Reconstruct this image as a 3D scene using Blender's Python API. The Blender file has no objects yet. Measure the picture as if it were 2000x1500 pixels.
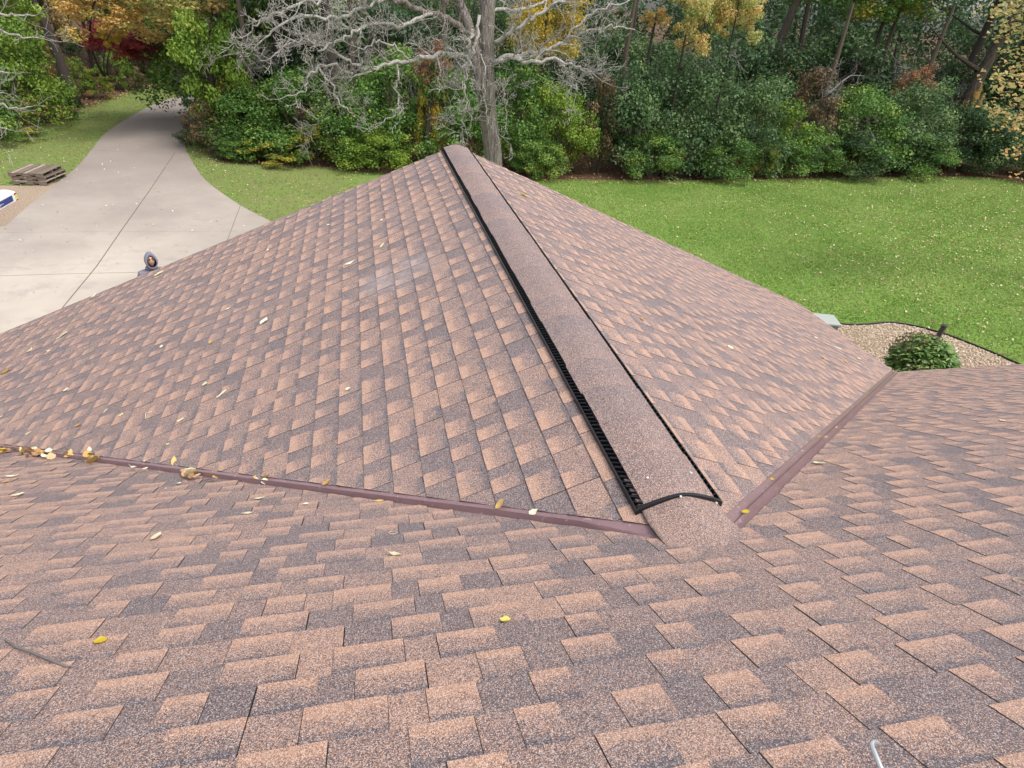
import bpy, bmesh, math, random
import numpy as np
from mathutils import Vector, Matrix
S = bpy.context.scene
COL = S.collection
R_ = math.radians
random.seed(7)

# ------------------------------------------------------------------ camera, world, sun
CAM = np.array([-1.1109, -1.3801, 1.5781]); YAW = -.2493; PIT = .5483; ROL = .0727; FPX = 1240.6
Fw = np.array([-math.sin(YAW)*math.cos(PIT), math.cos(YAW)*math.cos(PIT), -math.sin(PIT)])
R0 = np.array([math.cos(YAW), math.sin(YAW), 0.]); U0 = np.cross(R0, Fw)
Rt = R0*math.cos(ROL)+U0*math.sin(ROL); Up = -R0*math.sin(ROL)+U0*math.cos(ROL)
cd = bpy.data.cameras.new('camera'); cam = bpy.data.objects.new('camera', cd); COL.objects.link(cam)
cd.sensor_width = 36; cd.lens = FPX/2000*36; cd.clip_start = .05; cd.clip_end = 2000
M = Matrix(((Rt[0], Up[0], -Fw[0], CAM[0]), (Rt[1], Up[1], -Fw[1], CAM[1]), (Rt[2], Up[2], -Fw[2], CAM[2]), (0, 0, 0, 1)))
cam.matrix_world = M; S.camera = cam

SUN_EL, SUN_AZ = 60, 135      # azimuth: direction the light comes from, degrees clockwise from +Y
w = bpy.data.worlds.new("World"); S.world = w; w.use_nodes = True
nt = w.node_tree; bg = nt.nodes['Background']
sky = nt.nodes.new('ShaderNodeTexSky'); sky.sky_type = 'NISHITA'; sky.sun_disc = False
sky.sun_elevation = R_(SUN_EL); sky.sun_rotation = R_(SUN_AZ); sky.air_density = 1.2; sky.dust_density = 3
hs = nt.nodes.new('ShaderNodeHueSaturation'); hs.inputs['Saturation'].default_value = .35
nt.links.new(sky.outputs[0], hs.inputs['Color']); nt.links.new(hs.outputs[0], bg.inputs[0]); bg.inputs[1].default_value = .15
sl = bpy.data.lights.new('sun', 'SUN'); sl.energy = 1.3; sl.angle = R_(20); sl.color = (1, .96, .9)
so = bpy.data.objects.new('sun', sl); COL.objects.link(so)
sd = Vector((math.sin(R_(SUN_AZ))*math.cos(R_(SUN_EL)), math.cos(R_(SUN_AZ))*math.cos(R_(SUN_EL)), math.sin(R_(SUN_EL))))
so.rotation_euler = sd.to_track_quat('Z', 'Y').to_euler()
S.view_settings.view_transform = 'Standard'; S.view_settings.look = 'None'; S.view_settings.gamma = 1
S.view_settings.exposure = .86
S.cycles.max_bounces = 6; S.cycles.transparent_max_bounces = 6

# ------------------------------------------------------------------ geometry constants
SP, SM, Y1, W = .416, .510, 6.53, 5.45
YB = SP*W/SM; ZE = -SP*W; GZ = -4.9; KV = SP/SM           # valley: y = KV*|x|
cM, sM = 1/math.hypot(1, SM), SM/math.hypot(1, SM)
cP, sP = 1/math.hypot(1, SP), SP/math.hypot(1, SP)
YR = -1.75                                                 # main ridge line
XL, XR = -11.0, 13.0

def ray(x, y):
    return Fw*FPX+Rt*(x-1000)-Up*(y-750)
def hit(x, y, n, d=0.):                                    # plane n.P = d
    n = np.array(n, float); r = ray(x, y); t = (d-CAM@n)/(r@n); return CAM+r*t
def gnd(x, y, z=None): return hit(x, y, (0, 0, 1), GZ if z is None else z)
def atdist(x, y, Y):                                       # point on the vertical plane y = Y
    return hit(x, y, (0, 1, 0), Y)
def on_main(x, y): return hit(x, y, (0, SM, 1))
def on_left(x, y): return hit(x, y, (-SP, 0, 1))
def on_right(x, y): return hit(x, y, (SP, 0, 1))

# ------------------------------------------------------------------ helpers
def tag(o, label=None, cat=None, group=None, kind=None):
    if label: o['label'] = label
    if cat: o['category'] = cat
    if group: o['group'] = group
    if kind: o['kind'] = kind
    return o
def empty(name, loc=(0, 0, 0), rz=0):
    o = bpy.data.objects.new(name, None); COL.objects.link(o); o.location = loc; o.rotation_euler = (0, 0, rz)
    o.empty_display_size = .1; return o
def mobj(name, verts, faces, mats, parent=None, midx=None, smooth=False, uv=None, col=None):
    me = bpy.data.meshes.new(name)
    me.from_pydata([tuple(map(float, v)) for v in verts], [], [tuple(f) for f in faces])
    for m in (mats if isinstance(mats, (list, tuple)) else [mats]): me.materials.append(m)
    if midx is not None: me.polygons.foreach_set('material_index', list(midx))
    if uv is not None:
        l = me.uv_layers.new(name='UVMap'); vi = np.zeros(len(me.loops), int); me.loops.foreach_get('vertex_index', vi)
        l.data.foreach_set('uv', np.asarray(uv, float)[vi].ravel())
    if col is not None:
        a = me.color_attributes.new('tone', 'FLOAT_COLOR', 'POINT'); a.data.foreach_set('color', np.asarray(col, float).ravel())
    if smooth: me.polygons.foreach_set('use_smooth', [True]*len(me.polygons))
    me.update()
    o = bpy.data.objects.new(name, me); COL.objects.link(o)
    if parent: o.parent = parent
    return o
class MB:
    def __init__(s): s.v = []; s.f = []; s.m = []
    def add(s, vs, fs, m=0):
        b = len(s.v); s.v += [tuple(v) for v in vs]; s.f += [tuple(b+i for i in f) for f in fs]; s.m += [m]*len(fs)
    def box(s, c, d, rot=None, m=0, taper=0):
        c = Vector(c); hx, hy, hz = d[0]/2, d[1]/2, d[2]/2; vs = []
        for z in (-1, 1):
            k = 1-taper if z > 0 else 1
            for x, y in ((-1, -1), (1, -1), (1, 1), (-1, 1)):
                p = Vector((x*hx*k, y*hy*k, z*hz))
                if rot is not None: p = rot @ p
                vs.append(p+c)
        s.add(vs, [(0, 3, 2, 1), (4, 5, 6, 7), (0, 1, 5, 4), (1, 2, 6, 5), (2, 3, 7, 6), (3, 0, 4, 7)], m)
    def tube(s, pts, rad, n=6, m=0, cap=True):
        pts = [Vector(p) for p in pts]; N = len(pts)
        if not isinstance(rad, (list, tuple)): rad = [rad]*N
        b = len(s.v); ref = None
        for i, p in enumerate(pts):
            t = (pts[min(i+1, N-1)]-pts[max(i-1, 0)])
            t = t.normalized() if t.length > 1e-9 else Vector((0, 0, 1))
            if ref is None: ref = t.orthogonal().normalized()
            a = (ref-t*ref.dot(t)); a = a.normalized() if a.length > 1e-6 else t.orthogonal().normalized(); ref = a
            c = t.cross(a)
            for k in range(n):
                an = 2*math.pi*k/n; q = p+(a*math.cos(an)+c*math.sin(an))*rad[i]; s.v.append(tuple(q))
        for i in range(N-1):
            for k in range(n):
                k2 = (k+1) % n; s.f.append((b+i*n+k, b+i*n+k2, b+(i+1)*n+k2, b+(i+1)*n+k)); s.m.append(m)
        if cap and n > 3:
            s.f.append(tuple(b+k for k in reversed(range(n)))); s.m.append(m)
            s.f.append(tuple(b+(N-1)*n+k for k in range(n))); s.m.append(m)
    def build(s, name, mats, parent=None, smooth=False):
        return mobj(name, s.v, s.f, mats, parent, s.m, smooth)
def bevel(o, wd=.004, seg=1):
    m = o.modifiers.new('bevel', 'BEVEL'); m.width = wd; m.segments = seg; m.limit_method = 'ANGLE'; return o

# ------------------------------------------------------------------ materials
class NT:
    def __init__(s, name):
        s.m = bpy.data.materials.new(name); s.m.use_nodes = True; s.t = s.m.node_tree; s.b = s.t.nodes['Principled BSDF']
        s.out = s.t.nodes['Material Output']
    def n(s, typ, **k):
        n = s.t.nodes.new('ShaderNode'+typ)
        for a, v in k.items():
            if hasattr(n, a): setattr(n, a, v)
            else: n.inputs[a].default_value = v
        return n
    def l(s, a, b): s.t.links.new(a, b)
    def noise(s, scale, detail=3, rough=.55, vec=None, dist=0):
        n = s.n('TexNoise'); n.inputs['Scale'].default_value = scale; n.inputs['Detail'].default_value = detail
        n.inputs['Roughness'].default_value = rough; n.inputs['Distortion'].default_value = dist
        if vec is not None: s.l(vec, n.inputs['Vector'])
        return n.outputs['Fac']
    def ramp(s, fac, stops, const=False):
        r = s.n('ValToRGB'); cr = r.color_ramp
        if const: cr.interpolation = 'CONSTANT'
        while len(cr.elements) < len(stops): cr.elements.new(.5)
        for e, (p, c) in zip(cr.elements, stops):
            e.position = p; e.color = (*c, 1) if len(c) == 3 else c
        s.l(fac, r.inputs[0]); return r.outputs[0]
    def mix(s, f, a, b, mode='MIX'):
        m = s.n('Mix'); m.data_type = 'RGBA'; m.blend_type = mode
        for v, i in ((f, m.inputs[0]), (a, m.inputs[6]), (b, m.inputs[7])):
            if isinstance(v, (int, float)): i.default_value = v
            elif isinstance(v, tuple): i.default_value = (*v, 1)
            else: s.l(v, i)
        return m.outputs[2]
    def math(s, op, a, b=0., c=None, clamp=False):
        m = s.n('Math'); m.operation = op; m.use_clamp = clamp
        for v, i in ((a, 0), (b, 1), (c, 2)):
            if v is None: continue
            if isinstance(v, (int, float)): m.inputs[i].default_value = v
            else: s.l(v, m.inputs[i])
        return m.outputs[0]
    def pos(s): return s.n('NewGeometry').outputs['Position']
    def objc(s): return s.n('TexCoord').outputs['Object']
    def bump(s, h, st=.3, d=.01):
        b = s.n('Bump'); b.inputs['Strength'].default_value = st; b.inputs['Distance'].default_value = d
        s.l(h, b.inputs['Height']); s.l(b.outputs[0], s.b.inputs['Normal'])
    def color(s, c):
        if isinstance(c, tuple): s.b.inputs['Base Color'].default_value = (*c, 1)
        else: s.l(c, s.b.inputs['Base Color'])
    def rough(s, r, spec=.3):
        s.b.inputs['Roughness'].default_value = r; s.b.inputs['Specular IOR Level'].default_value = spec

def mat_simple(name, c, rough=.6, var=.2, scale=12, metal=0, spec=.4, bump=0):
    t = NT(name); f = t.noise(scale, 4, vec=t.objc())
    t.color(t.mix(f, tuple(x*(1-var) for x in c), tuple(min(1, x*(1+var)) for x in c)))
    t.rough(rough, spec); t.b.inputs['Metallic'].default_value = metal
    if bump: t.bump(f, bump, .01)
    return t.m

def mat_shingle():
    t = NT('asphalt_shingle_granules'); P = t.pos()
    at = t.n('Attribute'); at.attribute_name = 'tone'; sep = t.n('SeparateColor'); t.l(at.outputs['Color'], sep.inputs[0])
    tone, kind, rnd = sep.outputs[0], sep.outputs[1], sep.outputs[2]
    uv = t.n('UVMap'); uv.uv_map = 'UVMap'; su = t.n('SeparateXYZ'); t.l(uv.outputs[0], su.inputs[0]); v = su.outputs[1]
    vo = t.n('TexVoronoi'); vo.inputs['Scale'].default_value = 500; t.l(P, vo.inputs['Vector'])
    sc = t.n('SeparateColor'); t.l(vo.outputs['Color'], sc.inputs[0])
    # gradient of the raised tabs: orange at the butt, charcoal band where the next course covers
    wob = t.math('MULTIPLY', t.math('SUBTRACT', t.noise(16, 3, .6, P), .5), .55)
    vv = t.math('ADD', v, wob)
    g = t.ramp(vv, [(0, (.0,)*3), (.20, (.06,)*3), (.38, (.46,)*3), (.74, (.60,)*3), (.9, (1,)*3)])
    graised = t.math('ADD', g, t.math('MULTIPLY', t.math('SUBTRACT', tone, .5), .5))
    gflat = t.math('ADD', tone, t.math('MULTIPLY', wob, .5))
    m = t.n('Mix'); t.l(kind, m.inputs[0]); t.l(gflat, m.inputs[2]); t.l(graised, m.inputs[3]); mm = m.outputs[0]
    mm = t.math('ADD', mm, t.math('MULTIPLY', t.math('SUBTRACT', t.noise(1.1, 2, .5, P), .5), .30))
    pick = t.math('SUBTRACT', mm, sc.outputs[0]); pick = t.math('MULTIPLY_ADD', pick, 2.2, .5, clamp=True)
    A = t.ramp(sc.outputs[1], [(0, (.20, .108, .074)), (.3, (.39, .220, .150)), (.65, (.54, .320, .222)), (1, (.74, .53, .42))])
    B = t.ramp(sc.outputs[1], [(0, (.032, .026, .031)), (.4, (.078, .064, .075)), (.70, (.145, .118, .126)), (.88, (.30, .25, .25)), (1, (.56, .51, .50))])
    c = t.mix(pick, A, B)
    # worn chalky patch and light overall dusting
    big = t.noise(.55, 3, .6, P); c = t.mix(t.math('MULTIPLY_ADD', big, .40, -.05, clamp=True), c, (.29, .235, .232))
    d = t.n('VectorMath'); d.operation = 'DISTANCE'; t.l(P, d.inputs[0]); ctr = on_left(775, 535); d.inputs[1].default_value = tuple(ctr)
    msk = t.math('SUBTRACT', 1, t.math('DIVIDE', d.outputs['Value'], .42), clamp=True)
    msk = t.math('MULTIPLY', msk, t.math('MULTIPLY_ADD', t.noise(6, 4, .65, P), 3, -1.05, clamp=True), clamp=True)
    c = t.mix(t.math('MULTIPLY', msk, .75), c, (.42, .37, .37))
    t.color(c); t.rough(.88, .25)
    t.bump(vo.outputs['Distance'], .5, .003)
    return t.m

M_SH = mat_shingle()
M_ASPH = mat_simple('cut_asphalt_edge', (.022, .018, .018), .9)
M_EDGE = mat_simple('shingle_side_edge', (.10, .078, .073), .9)
def mat_flash():
    t = NT('mauve_painted_flashing'); P = t.pos()
    c = t.mix(t.noise(5, 5, .6, P), (.175, .098, .102), (.27, .175, .185))
    sp = t.math('MULTIPLY_ADD', t.noise(70, 2, .5, P), 9, -5.9, clamp=True); c = t.mix(sp, c, (.10, .055, .05))
    sp2 = t.math('MULTIPLY_ADD', t.noise(38, 3, .6, P), 9, -5.6, clamp=True); c = t.mix(t.math('MULTIPLY', sp2, .6), c, (.5, .43, .42))
    t.color(c); t.rough(.30, .6); t.bump(t.noise(9, 3, .5, P), .2, .01); return t.m
M_FL = mat_flash()
M_BLK = mat_simple('black_vent_plastic', (.012, .012, .014), .32, .2, 30)
M_TRIM = mat_simple('brown_painted_trim', (.10, .065, .05), .5)
M_WALL = mat_simple('tan_siding', (.33, .27, .21), .7, .08, 5)

# ------------------------------------------------------------------ roof
EXPO_M, EXPO_S = .122, .149
def clip(poly, edges):
    for (a, b, c) in edges:                # keep a*u+b*v <= c
        out = []
        for i in range(len(poly)):
            p, q = poly[i], poly[(i+1) % len(poly)]
            dp, dq = a*p[0]+b*p[1]-c, a*q[0]+b*q[1]-c
            if dp <= 0: out.append(p)
            if dp*dq < 0:
                t = dp/(dp-dq); out.append((p[0]+(q[0]-p[0])*t, p[1]+(q[1]-p[1])*t))
        poly = out
        if len(poly) < 3: return []
    return poly
def poly_area(p): return abs(sum(p[i][0]*p[(i+1) % len(p)][1]-p[(i+1) % len(p)][0]*p[i][1] for i in range(len(p))))/2
def shingles(name, parent, to3, nrm, u0, u1, v0, v1, regions, nearval, seed, EXPO=.122, rake=False):
    rg = random.Random(seed); V = []; F = []; MI = []; UV = []; CO = []; nrm = Vector(nrm)
    k0 = int(math.floor(v0/EXPO)); k1 = int(math.ceil(v1/EXPO)); shift = 0
    for k in range(k0, k1):
        va, vb = k*EXPO, (k+1)*EXPO+.004; shift = (shift+rg.choice((.15, .27, .38)))
        u = u0-1-rg.random()*.9; raised = rg.random() < .5; left = .98; tabs = []
        while u < u1+.3:
            wd = (rg.choice((.09, .11, .13, .15)) if raised else rg.choice((.07, .09, .12, .14, .16))) if rake else (rg.choice((.09, .11, .13, .15, .17)) if raised else rg.choice((.08, .10, .12, .15, .19)))
            joint = False
            if wd >= left-.06: wd = left; left = .98; joint = True
            else: left -= wd
            tabs.append((u, u+wd, raised, joint)); u += wd; raised = not raised if not (joint and rg.random() < .15) else raised
        jit = rg.uniform(-.002, .002); rkj = rg.uniform(-.006, .008)
        for (ua, ub, rs, jn) in tabs:
            um = (ua+ub)/2; near = nearval(um, (va+vb)/2)
            ga = rg.choice((0, 0, .0012)) ; gb = .002 if jn else rg.choice((.0, .0008))
            lift = 0
            if near and rg.random() < .55: gb = rg.uniform(.0015, .0035); lift = rg.uniform(.001, .0045)
            elif rg.random() < .025: gb = .003; lift = .003
            if rs: ton = rg.gauss(.56, .14)
            else:
                r = rg.random(); ton = rg.uniform(.74, .98) if r < .42 else (rg.uniform(.52, .7) if r < .80 else rg.uniform(.30, .48))
            if rake: ton = .685+(ton-.62)*.78
            ton = min(1, max(0, ton)); q = rg.random()
            base = [(ua+ga, va+jit), (ub-gb, va+jit), (ub-gb, vb), (ua+ga, vb)]
            for reg in regions:
                p = clip(base, reg+([(1, 0, Y1+.004+rkj)] if rake else []))
                if len(p) < 3 or poly_area(p) < 4e-5: continue
                b = len(V); n = len(p)
                for zz in (0, 1):
                    for (pu, pv) in p:
                        f = (pv-va)/EXPO; h = .0075*(1-f)+.0022*f+(.0022 if rs else 0)+lift*(pu-ua)/max(.01, ub-ua)*(1-f*.5)
                        if zz: h -= .0062
                        V.append(tuple(Vector(to3(pu, pv))+nrm*h)); UV.append((pu, f)); CO.append((ton, 1. if rs else 0., q, 1))
                F.append(tuple(range(b, b+n))); MI.append(0)
                for i in range(n):
                    j = (i+1) % n; F.append((b+i, b+n+i, b+n+j, b+j)); MI.append(1)
    o = mobj(name, V, F, [M_SH, M_EDGE], parent, MI, uv=UV, col=CO)
    me = o.data
    return o
house = empty('house', (0, 0, GZ)); tag(house, 'brown shingled house roof with low gable wing, seen from its main ridge', 'house')
HO = Vector((0, 0, GZ))
def hpar(o):
    o.parent = house; o.location = o.location-HO; return o
GAP = .048; GML, GMR = .018, .038
def m3(u, v): return (u, YB-v*cM, ZE+v*sM)
def l3(u, v): return (-W+v*cP, u, ZE+v*sP)
def r3(u, v): return (W-v*cP, u, ZE+v*sP)
VM = (YB-YR)/cM
# main: y<=KV|x|-g  -> YB - v cM <= KV|u| - g
g1 = GAP*math.hypot(1, KV)
gl_, gr_ = GML*math.hypot(1, KV), GMR*math.hypot(1, KV)
RM = [[(KV, -cM, -gl_-YB), (1, 0, 0)], [(-KV, -cM, -gr_-YB), (-1, 0, 0)]]
lim = [(0, 1, VM), (0, -1, .012), (1, 0, XR), (-1, 0, -XL)]
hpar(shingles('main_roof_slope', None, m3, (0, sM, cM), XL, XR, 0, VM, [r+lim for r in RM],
     lambda u, v: 0 < KV*abs(u)-(YB-v*cM) < .55 and YB-v*cM > .1, 11))
# left: y >= KV|x|+g, |x| = W - v cP
VP = W/cP
lim = [(0, 1, VP-.02), (0, -1, .012), (1, 0, Y1+.012)]
RL = [[(-1, -KV*cP, -(KV*W+g1))]+lim]
nv = lambda u, v: u-KV*(W-v*cP) < .5
def seam(rr): return rr
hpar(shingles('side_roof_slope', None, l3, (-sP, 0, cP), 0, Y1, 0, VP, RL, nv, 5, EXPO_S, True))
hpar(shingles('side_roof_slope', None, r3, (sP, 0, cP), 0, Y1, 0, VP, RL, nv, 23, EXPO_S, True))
# back slope of the main roof (behind the camera) and the decks under the shingles
def bk3(u, v): return (u, 2*YR-YB+v*cM, ZE+v*sM)
mb = MB()
dk = .0
def quad(a, b, c, d, m=0, mbx=None): (mbx or mb).add([a, b, c, d], [(0, 1, 2, 3)], m)
zr = ZE+VM*sM
# deck slabs (top sheet black felt just below the shingles, 12 mm board under)
def slab(pts, th=.15, m=0):
    n = len(pts); lo = [(p[0], p[1], p[2]-th) for p in pts]
    mb.add(list(pts)+lo, [tuple(range(n)), tuple(reversed(range(n, 2*n)))]+[(i, n+i, n+(i+1) % n, (i+1) % n) for i in range(n)], m)
e = -.0016
slab([(XL, YB, ZE+e), (-W, YB, ZE+e), (0, 0, e), (W, YB, ZE+e), (XR, YB, ZE+e), (XR, YR, zr+e), (XL, YR, zr+e)], .14)
slab([(0, 0, e), (-W, YB, ZE+e), (-W, Y1, ZE+e), (0, Y1, e)], .14)
slab([(0, 0, e), (0, Y1, e), (W, Y1, ZE+e), (W, YB, ZE+e)], .14)
hpar(mb.build('roof_deck', [M_ASPH]))
V = []; F = []; UV = []; CO = []; rg = random.Random(4)
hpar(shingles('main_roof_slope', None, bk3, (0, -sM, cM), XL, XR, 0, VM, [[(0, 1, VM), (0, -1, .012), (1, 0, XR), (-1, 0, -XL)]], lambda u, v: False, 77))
mb = MB(); slab([(XL, 2*YR-YB, ZE+e), (XR, 2*YR-YB, ZE+e), (XR, YR, zr+e), (XL, YR, zr+e)], .14); hpar(mb.build('roof_deck', [M_ASPH]))
# caps over the main ridge
def capstrip(name, f3, s0, s1, step, half, parent, seed, n=8, reverse=False, tone=(.4, .62), lift=0):
    rg = random.Random(seed); V = []; F = []; MI = []; UV = []; CO = []
    s = s0
    while s < s1-1e-4:
        sb = min(s+step, s1); b = len(V); t0 = rg.uniform(*tone); hw = half+rg.uniform(-.0025, .0025); sk = rg.uniform(-.003, .003)
        for i in range(n+1):
            a = (i/n*2-1)
            for ss, hh, ff in ((s-.004, .009 if not reverse else .004, 0), (sb, .003 if not reverse else .0075, 1)):
                p, nn = f3(a*hw+sk, ss); V.append(tuple(Vector(p)+Vector(nn)*(hh+lift))); UV.append((a*hw, ff*.9)); CO.append((t0, .12 if reverse else 0., rg.random(), 1))
        for i in range(n): F.append((b+2*i, b+2*i+1, b+2*i+3, b+2*i+2)); MI.append(0)
        # black rim
        ring = [b+2*i for i in range(n+1)]+[b+2*n+1-2*i for i in range(n+1)]
        r0 = len(V)
        for r in ring: V.append(V[r]); UV.append((0, 0)); CO.append((0, 0, 0, 1))
        ring = list(range(r0, r0+2*n+2)); bb = len(V)
        for r in ring:
            V.append((V[r][0], V[r][1], V[r][2]-.004)); UV.append((0, 0)); CO.append((0, 0, 0, 1))
        for i in range(len(ring)):
            j = (i+1) % len(ring); F.append((ring[i], ring[j], bb+j, bb+i)); MI.append(1)
        s = sb
    o = mobj(name, V, F, [M_SH, M_ASPH], parent, MI, uv=UV, col=CO, smooth=True)
    return o
def fridge(a, s):
    p = (s, YR+a*cM, zr-abs(a)*sM+.004); return p, (0, 0, 1)
hpar(capstrip('ridge_cap', fridge, XL, XR, .143, .15, None, 9))

# ridge vent on the wing's ridge
HV = .158; YV0 = on_left(1262, 1003)[1]; YV0 = float(np.mean([on_left(1258, 1000)[1], on_right(1403, 992)[1]])); print('YV0', YV0, on_left(1258, 1000), on_right(1403, 992))
def fprof(a, h=.022):                      # smooth arch over the ridge, a = signed sideways distance
    r = .07; x = a
    z = -SP*(math.sqrt(a*a+r*r)-r*.45)
    return x, z+h
def fvent(a, s):
    x, z = fprof(a); d = .01; x2, z2 = fprof(a+d)
    n = Vector((-(z2-z), 0, d)).normalized(); return (x, s, z), tuple(n)
vent = empty('ridge_vent'); vent.parent = house; vent.location = -HO
capstrip('cap_shingle_strip', fvent, YV0+.02, Y1+.03, .26, HV-.014, vent, 3, n=16, tone=(.70, .84), reverse=True)
mb = MB()
for sgn in (-1, 1):
    mb = MB()
    A = lambda a, h: (sgn*a, -SP*a+h)
    # base flange, outer rail, fins
    def strip(a0, h0, a1, h1):
        x0, z0 = A(a0, h0); x1, z1 = A(a1, h1)
        mb.add([(x0, YV0, z0), (x1, YV0, z1), (x1, Y1+.03, z1), (x0, Y1+.03, z0)], [(0, 1, 2, 3)])
    strip(HV-.035, .012, HV+.018, .012)
    x0, z0 = A(HV+.019, .018)
    ln = Y1+.03-YV0
    mb.box((x0, YV0+ln/2, z0), (.004, ln, .024))
    x0, z0 = A(HV-.022, .017); mb.box((x0, YV0+ln/2, z0), (.004, ln, .016))
    y = YV0+.01; k = 0
    while y < Y1:
        x0, z0 = A(HV-.001, .021); rot = Matrix.Rotation(sgn*math.atan(SP), 3, 'Y') @ Matrix.Rotation(sgn*R_(35), 3, 'Z')
        mb.box((x0, y, z0), (.034, .003, .016), rot)
        if k % 2 == 0: mb.box((x0-sgn*.004, y+.013, z0-.003), (.03, .012, .005), rot)
        y += .03; k += 1
    o = mb.build('vent_louvre', [M_BLK], vent)
# end cap, following the arch
for yy in (YV0, Y1+.03):
    V = []; F = []; n = 24; ey = -1 if yy == YV0 else 1
    for i in range(n+1):
        a = (i/n*2-1)*(HV+.021)
        x, z = fprof(a, .028)
        if abs(a) > .13:
            t = (abs(a)-.13)/(HV+.021-.13); z = z*(1-t)+(-SP*abs(a)+.030)*t
        zb = max(-SP*abs(a)+.004, z-.026)
        V += [(x, yy, z), (x, yy+ey*-.010, z+.001), (x, yy, zb)]
    for i in range(n):
        b = 3*i; F += [(b, b+3, b+4, b+1), (b, b+2, b+5, b+3)]
    o = mobj('end_strip', V, F, [M_BLK], vent); sm = o.modifiers.new('s', 'SOLIDIFY'); sm.thickness = .003
# cap shingle between the vent and the main slope
V = []; F = []; UV = []; CO = []; MI = []; nx, ny = 24, 30
def smax(a, b, k=.02): 
    h = max(k-abs(a-b), 0)/k; return max(a, b)+h*h*k*.25
for j in range(ny+1):
    for i in range(nx+1):
        t = j/ny; y = .45-.50*t; hw = .158 if y > .12 else .158+.02*(.12-y); x = (i/nx*2-1)*hw+.0
        z = smax(-SP*(math.sqrt(x*x+.0012)-.012), -SM*y+.0, .05)
        V.append((x, y, z+.0145*min(1, max(.15, (y+.05)/.16)))); UV.append((x, .3)); CO.append((.56+.08*math.sin(x*9+y*7), 0, .5, 1))
for j in range(ny):
    for i in range(nx):
        b = j*(nx+1)+i; F.append((b, b+nx+1, b+nx+2, b+1)); MI.append(0)
o = hpar(mobj('ridge_cap', V, F, [M_SH, M_ASPH], None, MI, uv=UV, col=CO, smooth=True))
sm = o.modifiers.new('s', 'SOLIDIFY'); sm.thickness = .005; sm.offset = -1; sm.material_offset_rim = 1; sm.use_rim = True
# valley flashings
for sgn in (-1, 1):
    d = Vector((sgn*W, YB, ZE)); L = d.length; d.normalize()
    nm = Vector((0, sM, cM)); ns = Vector((sgn*sP, 0, cP))
    pm = nm.cross(d); pm = pm if pm.y < 0 else -pm; pm.normalize()      # on main slope, away from the valley (toward ridge)
    ps = ns.cross(d); ps = ps if ps.y > 0 else -ps; ps.normalize()
    up = (nm+ns).normalized()
    prof = [pm*.16-nm*.001, pm*.062+nm*.0004, pm*(.007 if sgn < 0 else .010)+nm*.003, up*.031, ps*.012+ns*.003, ps*.062+ns*.0004, ps*.16-ns*.001]
    V = []; F = []; N = 60; rg = random.Random(sgn+5)
    s_start = .13 if sgn < 0 else .10
    for i in range(N+1):
        t = s_start+(L+.03-s_start)*i/N; ww = rg.uniform(-.0012, .0012)
        for k, q in enumerate(prof):
            rr = Vector((0, 0, 0))
            qq = q+up*(ww if k in (2, 3, 4) else 0)
            if k == 3 and i < 3: qq = up*(.004+.007*i)
            V.append(tuple(d*t+qq))
    for i in range(N):
        for k in range(6):
            b = i*7+k; F.append((b, b+7, b+8, b+1))
    o = hpar(mobj('valley_flashing', V, F, [M_FL])); sm = o.modifiers.new('s', 'SOLIDIFY'); sm.thickness = .0015
# fascia, gutter, walls
mb = MB()
def beam(p, q, hgt, wd, m=0, mbx=None):
    p = Vector(p); q = Vector(q); c = (p+q)/2; d = q-p; L = d.length
    rz = math.atan2(d.y, d.x); ry = -math.asin(d.z/L)
    rot = Matrix.Rotation(rz, 3, 'Z') @ Matrix.Rotation(ry, 3, 'Y'); (mbx or mb).box(c, (L, wd, hgt), rot, m)
f_ = -.165
beam((-W-.02, Y1+.022, ZE+f_*.6), (0, Y1+.022, f_*.6), .17, .03); beam((0, Y1+.022, f_*.6), (W+.02, Y1+.022, ZE+f_*.6), .17, .03)
hpar(mb.build('rake_board', [M_TRIM]))
mb = MB()
for a_, b_ in (((XL, YB+.022), (-W-.03, YB+.022)), ((W+.03, YB+.022), (XR, YB+.022)), ((-W-.022, YB+.04), (-W-.022, Y1)), ((W+.022, YB+.04), (W+.022, Y1))):
    mb = MB(); beam((*a_, ZE-.12), (*b_, ZE-.12), .18, .03); hpar(mb.build('fascia_board', [M_TRIM]))
mb = MB(); wz0, wz1 = GZ, ZE-.13; OV = .45
def wall(p, q, z1=wz1):
    a = Vector(p); b = Vector(q); n = int((z1-wz0)/.15); 
    dd = (b-a).normalized(); nn = Vector((dd.y, -dd.x))
    for i in range(n):                                     # lap siding
        z = wz0+(z1-wz0)*i/n; zt = wz0+(z1-wz0)*(i+1)/n
        o1 = nn*.018
        mb.add([(a.x+o1.x, a.y+o1.y, z), (b.x+o1.x, b.y+o1.y, z), (b.x, b.y, zt), (a.x, a.y, zt)], [(0, 1, 2, 3)])
        mb.add([(a.x, a.y, z), (b.x, b.y, z), (b.x+o1.x, b.y+o1.y, z), (a.x+o1.x, a.y+o1.y, z)], [(0, 1, 2, 3)])
yb2 = 2*YR-YB
wall((XR-OV, YB-OV), (W-OV, YB-OV)); wall((W-OV, YB-OV), (W-OV, Y1-OV)); wall((W-OV, Y1-OV), (-W+OV, Y1-OV)); wall((-W+OV, Y1-OV), (-W+OV, YB-OV))
wall((-W+OV, YB-OV), (XL+OV, YB-OV)); wall((XL+OV, YB-OV), (XL+OV, yb2+OV)); wall((XL+OV, yb2+OV), (XR-OV, yb2+OV)); wall((XR-OV, yb2+OV), (XR-OV, YB-OV))
mb.add([(-W+OV, Y1-OV, wz1), (W-OV, Y1-OV, wz1), (0, Y1-OV, -.2-SP*.0)], [(0, 1, 2)])
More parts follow.
